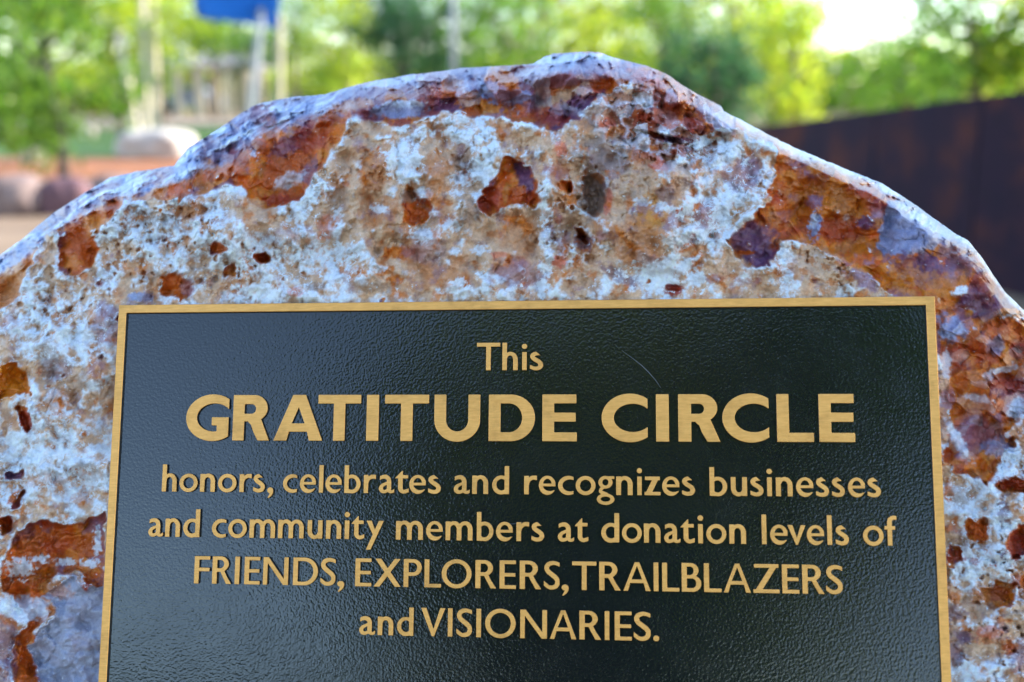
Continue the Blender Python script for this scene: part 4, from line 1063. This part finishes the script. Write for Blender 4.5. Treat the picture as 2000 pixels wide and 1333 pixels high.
for p_ in bo.data.polygons:
    c_ = p_.center
    p_.material_index = 1 if abs(p_.normal.z) < .5 and min(c_[0] - pl, pr - c_[0], c_[1] - pb, pt - c_[1]) > FW * .8 else 0

# ---- letters drawn as implicit shapes; unit = height of a capital, baseline at 0
GS = 0.0125
class Gl:
    def __init__(s, w):
        s.w = w
        s.x, s.y = np.meshgrid(np.arange(-0.06, w + 0.065, GS), np.arange(-0.42, 1.08, GS))
        s.f = np.full(s.x.shape, 9.0)
    def box(s, x0, y0, x1, y1): return np.maximum(np.maximum(x0 - s.x, s.x - x1), np.maximum(y0 - s.y, s.y - y1))
    def ell(s, cx, cy, a, b_): return (np.sqrt(((s.x - cx) / a) ** 2 + ((s.y - cy) / b_) ** 2) - 1) * min(a, b_)
    def poly(s, P):
        P = np.array(P, float)
        ar = sum(P[i][0] * P[(i + 1) % len(P)][1] - P[(i + 1) % len(P)][0] * P[i][1] for i in range(len(P)))
        if ar < 0: P = P[::-1]
        f = np.full(s.x.shape, -9.0)
        for i in range(len(P)):
            d = P[(i + 1) % len(P)] - P[i]; L = math.hypot(*d)
            if L < 1e-9: continue
            f = np.maximum(f, ((s.x - P[i][0]) * d[1] - (s.y - P[i][1]) * d[0]) / L)
        return f
    def stroke(s, P, hw):
        P = np.array(P, float); hw = np.array(hw if hasattr(hw, '__len__') else [hw] * len(P), float)
        n = len(P); Q = []; H = []
        for i in range(n - 1):
            p0 = P[max(i - 1, 0)]; p1 = P[i]; p2 = P[i + 1]; p3 = P[min(i + 2, n - 1)]
            for t in np.linspace(0, 1, 9)[:-1]:
                Q.append(0.5 * (2 * p1 + (p2 - p0) * t + (2 * p0 - 5 * p1 + 4 * p2 - p3) * t * t + (3 * p1 - p0 - 3 * p2 + p3) * t ** 3)); H.append(hw[i] + (hw[i + 1] - hw[i]) * t)
        Q.append(P[-1]); H.append(hw[-1])
        f = np.full(s.x.shape, 9.0)
        for a_, b_, h0, h1 in zip(Q[:-1], Q[1:], H[:-1], H[1:]):
            d = b_ - a_; L2 = d @ d + 1e-12
            t = np.clip(((s.x - a_[0]) * d[0] + (s.y - a_[1]) * d[1]) / L2, 0, 1)
            f = np.minimum(f, np.hypot(s.x - a_[0] - t * d[0], s.y - a_[1] - t * d[1]) - (h0 + (h1 - h0) * t))
        return f
    def add(s, *fs):
        for f in fs: s.f = np.minimum(s.f, f)
        return s
    def sub(s, *fs):
        for f in fs: s.f = np.maximum(s.f, -f)
        return s
    def clip(s, *fs):
        for f in fs: s.f = np.maximum(s.f, f)
        return s

def glyph(ch, bold=False):
    s, t = (0.255, 0.19) if bold else (0.168, 0.128)
    xh = 0.655
    if bold:
        if ch == 'G':
            g = Gl(.93); o = g.ell(.58, .5, .58, .515)
            g.add(o).sub(g.ell(.62, .505, .385, .31)).add(np.maximum(g.box(.68, .05, .93, .51), o), g.box(.565, .33, .93, .51)).clip(g.box(0, -.1, .93, 1.1))
        elif ch == 'C':
            g = Gl(.97); g.add(g.ell(.60, .5, .60, .515)).sub(g.ell(.66, .5, .405, .30)).clip(g.box(0, -.1, .97, 1.1))
        elif ch == 'R':
            g = Gl(.80); g.add(g.box(0, .42, .45, 1), g.ell(.45, .71, .30, .29)).sub(g.box(.245, .585, .40, .80), g.ell(.40, .6925, .10, .1075))
            g.add(g.box(0, 0, .245, 1), g.poly([(.32, .44), (.60, .50), (.80, 0), (.555, 0)])).sub(g.poly([(.246, -.1), (.246, .40), (.34, .395), (.40, .345), (.52, .0), (.53, -.1)]))
            g.add(g.poly([(.40, .38), (.58, .50), (.80, 0), (.555, 0)])).add(g.box(0, 0, .245, 1))
        elif ch == 'A':
            g = Gl(1.07); g.add(g.poly([(0, 0), (1.07, 0), (.69, 1), (.41, 1)])).sub(g.poly([(.39, .375), (.68, .375), (.54, .735)]), g.poly([(.235, -.2), (.835, -.2), (.735, .195), (.335, .195)]))
            g.clip(g.box(-.1, 0, 1.2, 1))
        elif ch == 'T': g = Gl(.94); g.add(g.box(0, 1 - t, .94, 1), g.box(.345, 0, .595, 1))
        elif ch == 'I': g = Gl(.265); g.add(g.box(0, 0, .265, 1))
        elif ch == 'U': g = Gl(1.0); g.add(g.box(0, .46, 1, 1), g.ell(.5, .46, .5, .475)).sub(g.box(.255, .46, .745, 1.2), g.ell(.5, .46, .245, .255))
        elif ch == 'D': g = Gl(1.01); g.add(g.box(0, 0, .48, 1), np.maximum(g.ell(.48, .5, .53, .5), .3 - g.x)).sub(g.box(s, t, .44, 1 - t), np.maximum(g.ell(.44, .5, .295, .31), s - g.x))
        elif ch == 'E': g = Gl(.755); g.add(g.box(0, 0, s, 1), g.box(0, 1 - t, .745, 1), g.box(0, .42, .73, .61), g.box(0, 0, .755, t))
        elif ch == 'L': g = Gl(.775); g.add(g.box(0, 0, s, 1), g.box(0, 0, .775, t))
        return g
    if ch == 'T': g = Gl(.83); g.add(g.box(0, 1 - .14, .83, 1), g.box(.333, 0, .497, 1))
    elif ch == 'F': g = Gl(.57); g.add(g.box(0, 0, s, 1), g.box(0, 1 - t, .57, 1), g.box(0, .45, .56, .578))
    elif ch == 'E': g = Gl(.57); g.add(g.box(0, 0, s, 1), g.box(0, 1 - t, .565, 1), g.box(0, .43, .545, .555), g.box(0, 0, .57, t))
    elif ch == 'L': g = Gl(.59); g.add(g.box(0, 0, s, 1), g.box(0, 0, .59, t))
    elif ch == 'I': g = Gl(s); g.add(g.box(0, 0, s, 1))
    elif ch == 'R':
        g = Gl(.70); g.add(g.box(0, .44, .30, 1), g.ell(.30, .72, .29, .28)).sub(g.box(s, .44 + t, .29, 1 - t), g.ell(.29, .72, .135, .154))
        g.add(g.box(0, 0, s, 1), np.minimum(g.poly([(.27, .50), (.42, .50), (.56, .22), (.40, .22)]), g.poly([(.40, .24), (.555, .24), (.70, 0), (.515, 0)])))
    elif ch == 'P': g = Gl(.64); g.add(g.box(0, .40, .34, 1), g.ell(.34, .70, .30, .30)).sub(g.box(s, .40 + t, .33, 1 - t), g.ell(.33, .70, .15, .172)).add(g.box(0, 0, s, 1))
    elif ch == 'B':
        g = Gl(.66); g.add(g.box(0, .46, .30, 1), g.ell(.30, .745, .27, .255), g.box(0, 0, .36, .54), g.ell(.37, .285, .29, .285))
        g.sub(g.box(s, .58, .29, 1 - t), g.ell(.29, .73, .12, .145), g.box(s, t, .35, .46), g.ell(.35, .294, .145, .168)).add(g.box(0, 0, s, 1))
    elif ch == 'D': g = Gl(.91); g.add(g.box(0, 0, .41, 1), np.maximum(g.ell(.41, .5, .50, .50), .3 - g.x)).sub(g.box(s, t, .39, 1 - t), np.maximum(g.ell(.39, .5, .355, .372), s - g.x))
    elif ch == 'N': g = Gl(.92); g.add(g.box(0, 0, .155, 1), g.box(.765, 0, .92, 1), g.poly([(0, 1), (.19, 1), (.92, 0), (.74, 0)])).clip(g.box(0, 0, .92, 1))
    elif ch == 'O': g = Gl(1.05); g.add(g.ell(.525, .5, .525, .515)).sub(g.ell(.525, .5, .362, .375))
    elif ch == 'S':
        g = Gl(.575); g.add(g.stroke([(.66, .80), (.52, .885), (.40, .925), (.28, .93), (.15, .875), (.095, .76), (.14, .64), (.27, .53), (.40, .43), (.475, .32), (.48, .22), (.42, .115), (.29, .068), (.16, .09), (.02, .20), (-.08, .30)],
                                     [.06, .062, .066, .072, .080, .080, .080, .082, .082, .080, .080, .078, .072, .066, .06, .06]))
        g.clip(g.box(.0, -.2, .55, 1.2))
    elif ch == 'X': g = Gl(.95); g.add(g.poly([(.04, 1), (.245, 1), (.95, 0), (.745, 0)]), g.poly([(.73, 1), (.93, 1), (.205, 0), (0, 0)]))
    elif ch == 'A':
        g = Gl(.93); tri = g.poly([(0, 0), (.93, 0), (.545, 1), (.395, 1)])
        g.add(np.maximum(tri, g.box(-1, 0, 2, 1))).sub(g.poly([(.275, .40), (.645, .40), (.475, .86), (.462, .86)]), g.poly([(.12, -.15), (.80, -.15), (.695, .275), (.235, .275)]))
    elif ch == 'Z': g = Gl(.88); g.add(g.box(.03, 1 - t, .86, 1), g.box(0, 0, .88, t), np.maximum(g.poly([(0, 0), (.215, 0), (.86, 1), (.645, 1)]), g.box(0, 0, .88, 1)))
    elif ch == 'V': g = Gl(.86); g.add(g.poly([(0, 1), (.185, 1), (.485, .14), (.47, 0), (.39, 0)]), g.poly([(.68, 1), (.86, 1), (.47, 0), (.39, 0), (.42, .16)]))
    elif ch == '.': g = Gl(.20); g.add(g.ell(.10, .09, .10, .10))
    elif ch == ',': g = Gl(.225); g.add(g.ell(.115, .075, .115, .105), g.stroke([(.155, .09), (.165, .0), (.125, -.10), (.05, -.19)], [.07, .062, .045, .022]))
    elif ch in 'nhmu':
        def arch(g, x):
            return np.maximum(np.maximum(g.ell(.29 + x, .385, .255, .285), .385 - g.y), -g.ell(.272 + x, .37, .115, .165))
        g = Gl(.93 if ch == 'm' else .545)
        g.add(g.box(0, 0, .16, 1.0 if ch == 'h' else xh), arch(g, 0), g.box(.385, 0, .545, .39))
        if ch == 'm': g.add(arch(g, .385), g.box(.77, 0, .93, .39))
        if ch == 'u':
            f = g.f
            g = Gl(.545); x2 = .545 - g.x; y2 = xh - g.y
            arch2 = np.maximum(np.maximum((np.sqrt(((x2 - .29) / .255) ** 2 + ((y2 - .385) / .285) ** 2) - 1) * .255, .385 - y2), -(np.sqrt(((x2 - .272) / .115) ** 2 + ((y2 - .37) / .165) ** 2) - 1) * .115)
            g.add(arch2, g.box(0, .265, .16, xh), g.box(.385, 0, .545, xh))
    elif ch == 'o': g = Gl(.67); g.add(g.ell(.335, .325, .335, .34)).sub(g.ell(.335, .325, .195, .205))
    elif ch == 'c': g = Gl(.52); g.add(g.ell(.35, .325, .35, .34)).sub(g.ell(.40, .325, .255, .212)).clip(g.box(0, -.1, .52, .8))
    elif ch == 'e':
        g = Gl(.60); o = g.ell(.31, .325, .31, .34)
        g.add(o).sub(np.maximum(g.ell(.31, .34, .165, .215), .385 - g.y), np.maximum(g.ell(.40, .32, .255, .20), g.y - .29), g.box(.42, .155, .9, .29)).clip(g.box(0, -.1, .6, .8))
    elif ch == 'b':
        g = Gl(.61); g.add(g.ell(.285, .325, .325, .34)).sub(g.ell(.275, .325, .185, .21)).add(g.box(0, .03, .16, 1), g.poly([(0, .0), (.2, -.01), (.26, .115), (0, .14)])).clip(g.box(0, -.1, .7, 1))
    elif ch == 'd':
        g = Gl(.61); g.add(g.ell(.325, .325, .325, .34)).sub(g.ell(.335, .335, .185, .205)).add(g.box(.45, 0, .61, 1), g.box(.30, 0, .61, .125)).clip(g.box(0, -.1, .61, 1))
    elif ch == 'l': g = Gl(.16); g.add(g.box(0, 0, .16, 1))
    elif ch == 'i': g = Gl(.16); g.x = g.x; g.add(g.box(0, 0, .16, xh), g.ell(.08, .86, .095, .095)) ; g.f = g.f
    elif ch == 'r': g = Gl(.47); g.add(g.box(0, 0, .16, xh), np.maximum(g.stroke([(.10, .33), (.15, .48), (.25, .575), (.36, .595), (.54, .555)], [.05, .06, .07, .075, .075]), g.poly([(-.1, -.2), (-.1, .9), (.50, .9), (.44, .50), (.44, -.2)]))).clip(g.box(0, 0, .49, .665))
    elif ch == 's':
        g = Gl(.44); g.add(g.stroke([(.52, .53), (.40, .585), (.30, .60), (.20, .598), (.10, .55), (.085, .475), (.14, .405), (.25, .335), (.335, .26), (.355, .17), (.31, .09), (.21, .06), (.11, .075), (-.06, .15)],
                                    [.06, .062, .066, .07, .074, .074, .074, .076, .076, .076, .074, .068, .066, .06])).clip(g.box(0, -.2, .435, .9))
        g.clip(g.poly([(-.2, -.2), (.6, -.2), (.6, .3), (.425, .46), (.40, .9), (-.2, .9)]))
    elif ch == 'a':
        g = Gl(.57); g.add(np.maximum(g.stroke([(-.06, .46), (.06, .555), (.17, .592), (.27, .585), (.35, .52), (.375, .40), (.375, .2)], [.055, .062, .07, .075, .078, .078, .078]), .035 - g.x), g.box(.297, .16, .453, .46),
                       g.stroke([(.36, .385), (.24, .34), (.12, .27), (.075, .175), (.115, .085), (.21, .06), (.31, .10), (.37, .18)], [.05, .052, .062, .074, .07, .06, .055, .05]),
                       np.maximum(g.stroke([(.375, .22), (.385, .10), (.445, .055), (.53, .07), (.60, .12)], [.078, .07, .055, .05, .05]), g.x - .57)).clip(g.box(0, -.1, .57, .8))
    elif ch == 't':
        g = Gl(.48); g.add(g.box(.10, .15, .26, .66), g.box(.08, .535, .45, .655), g.poly([(0, .535), (.26, .535), (.26, .81), (.235, .81), (.0, .56)]), np.maximum(g.stroke([(.18, .26), (.19, .14), (.265, .068), (.36, .068), (.56, .14)], [.08, .078, .07, .066, .06]), g.x - .48))
    elif ch == 'g':
        g = Gl(.64); g.add(g.ell(.315, .445, .255, .225), g.box(.35, .565, .64, .66), g.ell(.32, -.15, .32, .20), g.stroke([(.22, .25), (.145, .185), (.15, .11), (.26, .06), (.36, .03)], [.05, .055, .06, .06, .05])).sub(g.ell(.315, .445, .115, .115), g.ell(.315, -.145, .18, .09))
    elif ch == 'z': g = Gl(.58); g.add(g.box(.02, .53, .56, xh), g.box(0, 0, .58, .12), np.maximum(g.poly([(0, 0), (.215, 0), (.56, xh), (.345, xh)]), g.box(0, 0, .58, xh)))
    elif ch == 'y': g = Gl(.61); g.add(g.poly([(.44, xh), (.61, xh), (.165, -.36), (0, -.36)]), g.poly([(0, xh), (.18, xh), (.37, .17), (.30, .03)]))
    elif ch == 'v': g = Gl(.63); g.add(g.poly([(0, xh), (.17, xh), (.36, .12), (.35, -.01), (.285, -.01)]), g.poly([(.465, xh), (.63, xh), (.35, -.01), (.285, -.01), (.30, .14)]))
    elif ch == 'f': g = Gl(.43); g.add(g.box(.10, 0, .26, .80), g.box(0, .535, .37, .655), np.maximum(g.stroke([(.18, .72), (.195, .86), (.275, .925), (.37, .935), (.55, .92)], [.08, .08, .07, .066, .066]), g.x - .43)).clip(g.box(0, -.1, .43, 1.01))
    return g

def contours(g):
    f = g.f; x0 = g.x[0, 0]; y0 = g.y[0, 0]
    f = np.where(np.abs(f) < 1e-7, 1e-7, f)
    f = np.pad(f, 1, constant_values=1.0); x0 -= GS; y0 -= GS
    ins = f < 0
    c = ins[:-1, :-1].astype(int) + 2 * ins[:-1, 1:] + 4 * ins[1:, 1:] + 8 * ins[1:, :-1]
    segs = {}
    T = {1: [(3, 0)], 2: [(0, 1)], 3: [(3, 1)], 4: [(1, 2)], 5: [(3, 2), (1, 0)], 6: [(0, 2)], 7: [(3, 2)], 8: [(2, 3)], 9: [(2, 0)], 10: [(0, 3), (2, 1)], 11: [(2, 1)], 12: [(1, 3)], 13: [(1, 0)], 14: [(0, 3)]}
    def key(j, i, e): return [('h', j, i), ('v', j, i + 1), ('h', j + 1, i), ('v', j, i)][e]
    def pos(k):
        o, j, i = k
        a_ = f[j, i]; b_ = f[j, i + 1] if o == 'h' else f[j + 1, i]
        t = min(max(a_ / (a_ - b_), .02), .98)
        return (x0 + GS * (i + (t if o == 'h' else 0)), y0 + GS * (j + (0 if o == 'h' else t)))
    for j, i in zip(*np.nonzero((c > 0) & (c < 15))):
        for e0, e1 in T[c[j, i]]:
            segs[key(j, i, e0)] = key(j, i, e1)
    out = []
    while segs:
        k0 = next(iter(segs)); k = k0; loop = []
        while k in segs:
            loop.append(pos(k)); k = segs.pop(k)
        if len(loop) > 6: out.append(np.array(loop))
    return out

def rdp(P, eps):
    def rec(a_, b_):
        if b_ - a_ < 2: return []
        d = P[b_] - P[a_]; L = math.hypot(*d)
        q_ = P[a_ + 1:b_]
        dist = np.abs((q_[:, 0] - P[a_][0]) * d[1] - (q_[:, 1] - P[a_][1]) * d[0]) / L if L > 1e-9 else np.hypot(*(q_ - P[a_]).T)
        k = int(dist.argmax())
        if dist[k] < eps: return []
        k += a_ + 1
        return rec(a_, k) + [k] + rec(k, b_)
    n = len(P); far = int(np.hypot(*(P - P[0]).T).argmax())
    P2 = np.vstack([P, P[:1]]); P0 = P
    P = P2
    idx = [0] + rec(0, far) + [far] + rec(far, n)
    return P2[idx]

def glyph_mesh(ch, bold):
    g = glyph(ch, bold)
    cu = bpy.data.curves.new('letter', 'CURVE')
    cu.dimensions = '2D'; cu.fill_mode = 'BOTH'
    for loop in contours(g):
        P = rdp(loop, 0.0022)
        sp = cu.splines.new('POLY'); sp.points.add(len(P) - 1)
        for k, p in enumerate(P): sp.points[k].co = (p[0], p[1], 0, 1)
        sp.use_cyclic_u = True
    cu.extrude = 0.055; cu.bevel_depth = 0.010; cu.bevel_resolution = 1; cu.offset = -0.008
    ob = bpy.data.objects.new('tmp', cu); COL.objects.link(ob)
    dg = bpy.context.evaluated_depsgraph_get()
    m = bpy.data.meshes.new_from_object(ob.evaluated_get(dg))
    bpy.data.objects.remove(ob); bpy.data.curves.remove(cu)
    m.name = 'letter'
    m.materials.clear(); m.materials.append(m_brass); m.materials.append(m_side)
    for p_ in m.polygons:
        p_.material_index = 1 if abs(p_.normal.z) < 0.35 else 0
    return m, g.w

LINES = [
 (723.7, 0, [('T', 931, 976.5), ('h', 981, 1011), ('i', 1019.8, 1028.5), ('s', 1035, 1061)]),
 (862.5, 1, [('G', 361.6, 444.6), ('R', 453.4, 524.8), ('A', 533.6, 628.8), ('T', 619.7, 703.3), ('I', 714.8, 738.6), ('T', 750.5, 836.6), ('U', 847.5, 937), ('D', 954.2, 1044.5), ('E', 1059.2, 1126.4),
   ('C', 1175.3, 1265), ('I', 1282, 1306.8), ('R', 1325.5, 1407.1), ('C', 1411.8, 1502.6), ('L', 1518.5, 1590), ('E', 1601, 1670.6)]),
 (0, 0, [('h', 315.6, 344), ('o', 349.6, 385), ('n', 390, 419), ('o', 425, 461), ('r', 467, 492), ('s', 494, 517), (',', 521.6, 533), ('c', 552, 579.4), ('e', 585, 616), ('l', 622.4, 630.4), ('e', 635, 666.4), ('b', 672, 703.6), ('r', 710, 735), ('a', 739.6, 769.6), ('t', 771.6, 798), ('e', 799, 831), ('s', 836, 861),
   ('a', 886, 917), ('n', 922, 953), ('d', 961, 994), ('r', 1023.6, 1050), ('e', 1052.4, 1084.4), ('c', 1090, 1120), ('o', 1124.4, 1163), ('g', 1165.6, 1200), ('n', 1203.6, 1235.6), ('i', 1245, 1253), ('z', 1259, 1290), ('e', 1293.6, 1327), ('s', 1332.4, 1358),
   ('b', 1386.4, 1420.6), ('u', 1428, 1459.4), ('s', 1466, 1492), ('i', 1499, 1508), ('n', 1516, 1548.4), ('e', 1555.6, 1589), ('s', 1594.4, 1620), ('s', 1625.6, 1651), ('e', 1657, 1690), ('s', 1695, 1721.6)]),
 (0, 0, [('a', 289, 317.6), ('n', 322, 350.4), ('d', 357, 389), ('c', 413, 440.6), ('o', 445, 481), ('m', 486.6, 536.4), ('m', 542.4, 592.4), ('u', 600, 629), ('n', 636, 665.6), ('i', 672.6, 681.4), ('t', 686, 711), ('y', 715, 748.6), ('m', 773, 825.5), ('e', 831.8, 864), ('m', 870, 922.5), ('b', 931, 963.4), ('e', 968.7, 1001), ('r', 1008.6, 1034.8), ('s', 1038, 1063),
   ('a', 1089.4, 1121), ('t', 1123, 1149), ('d', 1174.4, 1209.5), ('o', 1215, 1253.6), ('n', 1258, 1290), ('a', 1297.3, 1328.8), ('t', 1330, 1357), ('i', 1364, 1373), ('o', 1380, 1419), ('n', 1425, 1457.3), ('l', 1488.5, 1497.3), ('e', 1504.8, 1538.4), ('v', 1539, 1574), ('e', 1576.5, 1610), ('l', 1616.5, 1625.3), ('s', 1632.8, 1659), ('o', 1686.4, 1726.4), ('f', 1728.8, 1752.8)]),
 (0, 0, [('F', 378.4, 408.4), ('R', 413.6, 451), ('I', 457.6, 467), ('E', 476.4, 506.6), ('N', 513, 562), ('D', 571.6, 620), ('S', 625, 655.6), (',', 658.4, 671.6), ('E', 693.2, 724.7), ('X', 729.5, 782.3), ('P', 787.8, 823), ('L', 828.5, 860.9), ('O', 862.2, 920.3), ('R', 928.2, 968.7), ('E', 975.5, 1007.4), ('R', 1015, 1056.7), ('S', 1062.2, 1094), (',', 1097, 1110),
   ('T', 1117.4, 1164.7), ('R', 1170.5, 1212.5), ('A', 1217.5, 1271), ('I', 1277, 1286), ('L', 1293.7, 1327), ('B', 1332, 1370), ('L', 1375.5, 1409.7), ('A', 1413.8, 1466.9), ('Z', 1472, 1522.8), ('E', 1528.4, 1561.7), ('R', 1567.8, 1611), ('S', 1614, 1647.6)]),
 (0, 0, [('a', 701, 732), ('n', 737.4, 767.5), ('d', 775, 807), ('V', 821.7, 869), ('I', 874.4, 883), ('S', 891, 922.5), ('I', 930, 939), ('O', 947.3, 1006.8), ('N', 1016, 1068), ('A', 1073.7, 1125.5), ('R', 1131.7, 1174), ('I', 1181.3, 1189.7), ('E', 1200.8, 1234), ('S', 1238, 1272), ('.', 1276, 1288)]),
]
BASE = [[(950, 723.7)], [(372, 859.5), (720, 861), (960, 863), (1290, 863.5), (1640, 864)], [(315, 959), (625, 963), (995, 967), (1290, 969), (1700, 970.4)], [(325, 1047.5), (675, 1054.6), (1030, 1060), (1450, 1063), (1735, 1064)],
        [(380, 1138), (560, 1143), (850, 1150), (1140, 1155.5), (1500, 1158.5), (1620, 1159.5)], [(760, 1241.5), (880, 1244.5), (1050, 1247.5), (1190, 1250.5)]]
TOPS = [(950, 670), (960, 772), (995, 912), (1030, 1003.5), (850, 1095.0), (1050, 1191.5)]
GCACHE = {}
LW = 0.0036
for (yb, bold, letters), bpts, tp in zip(LINES, BASE, TOPS):
    vb = float(np.mean([uv(*p)[1] for p in bpts]))
    ybm = float(np.interp(tp[0], [p[0] for p in bpts], [p[1] for p in bpts]))
    cap = uv(*tp)[1] - uv(tp[0], ybm)[1]
    for ch, xl, xr in letters:
        if (ch, bold) not in GCACHE: GCACHE[(ch, bold)] = glyph_mesh(ch, bool(bold))
        gm, gw = GCACHE[(ch, bold)]
        ypix = float(np.interp((xl + xr) / 2, [p[0] for p in bpts], [p[1] for p in bpts]))
        ul = uv(xl, ypix)[0]; ur = uv(xr, ypix)[0]
        sx = (ur - ul) / gw
        if ch in 'iIl.': sx = 0.5 * sx + 0.5 * cap
        o = bpy.data.objects.new('letter', gm)
        o.location = (ul, vb, -0.0014)
        o.scale = (sx, cap, 0.0215)
        link(o, plaque)

# ---- wear: the curved scratch above CIRCLE and chipped paint on the last E
m_scr = simple_mat('scratched_enamel', (0.05, 0.055, 0.06), (0.11, 0.115, 0.12), 900, .5)
def scratch(pts, hw):
    P_ = [Vector((*uv(*p), FIELD_W + 0.00012)) for p in pts]
    vs, fs = [], []
    for i, p in enumerate(P_):
        d = (P_[min(i + 1, len(P_) - 1)] - P_[max(i - 1, 0)]).normalized(); nn_ = Vector((-d.y, d.x, 0))
        t = i / (len(P_) - 1); h = hw * (.25 + .75 * math.sin(math.pi * min(max(t, .05), .95)))
        vs += [p + nn_ * h, p - nn_ * h, p + Vector((0, 0, .00008))]
    for i in range(len(P_) - 1):
        a_ = i * 3; b_ = a_ + 3
        fs += [(a_, a_ + 2, b_ + 2, b_), (a_ + 2, a_ + 1, b_ + 1, b_ + 2)]
    mesh_obj('scratch', vs, fs, m_scr, plaque)
scratch([(1214, 684), (1236, 700), (1254, 714), (1268, 728), (1281, 743), (1291, 758)], .0003)
scratch([(986, 1023), (1000, 1024), (1018, 1022), (1030, 1023)], .0003)
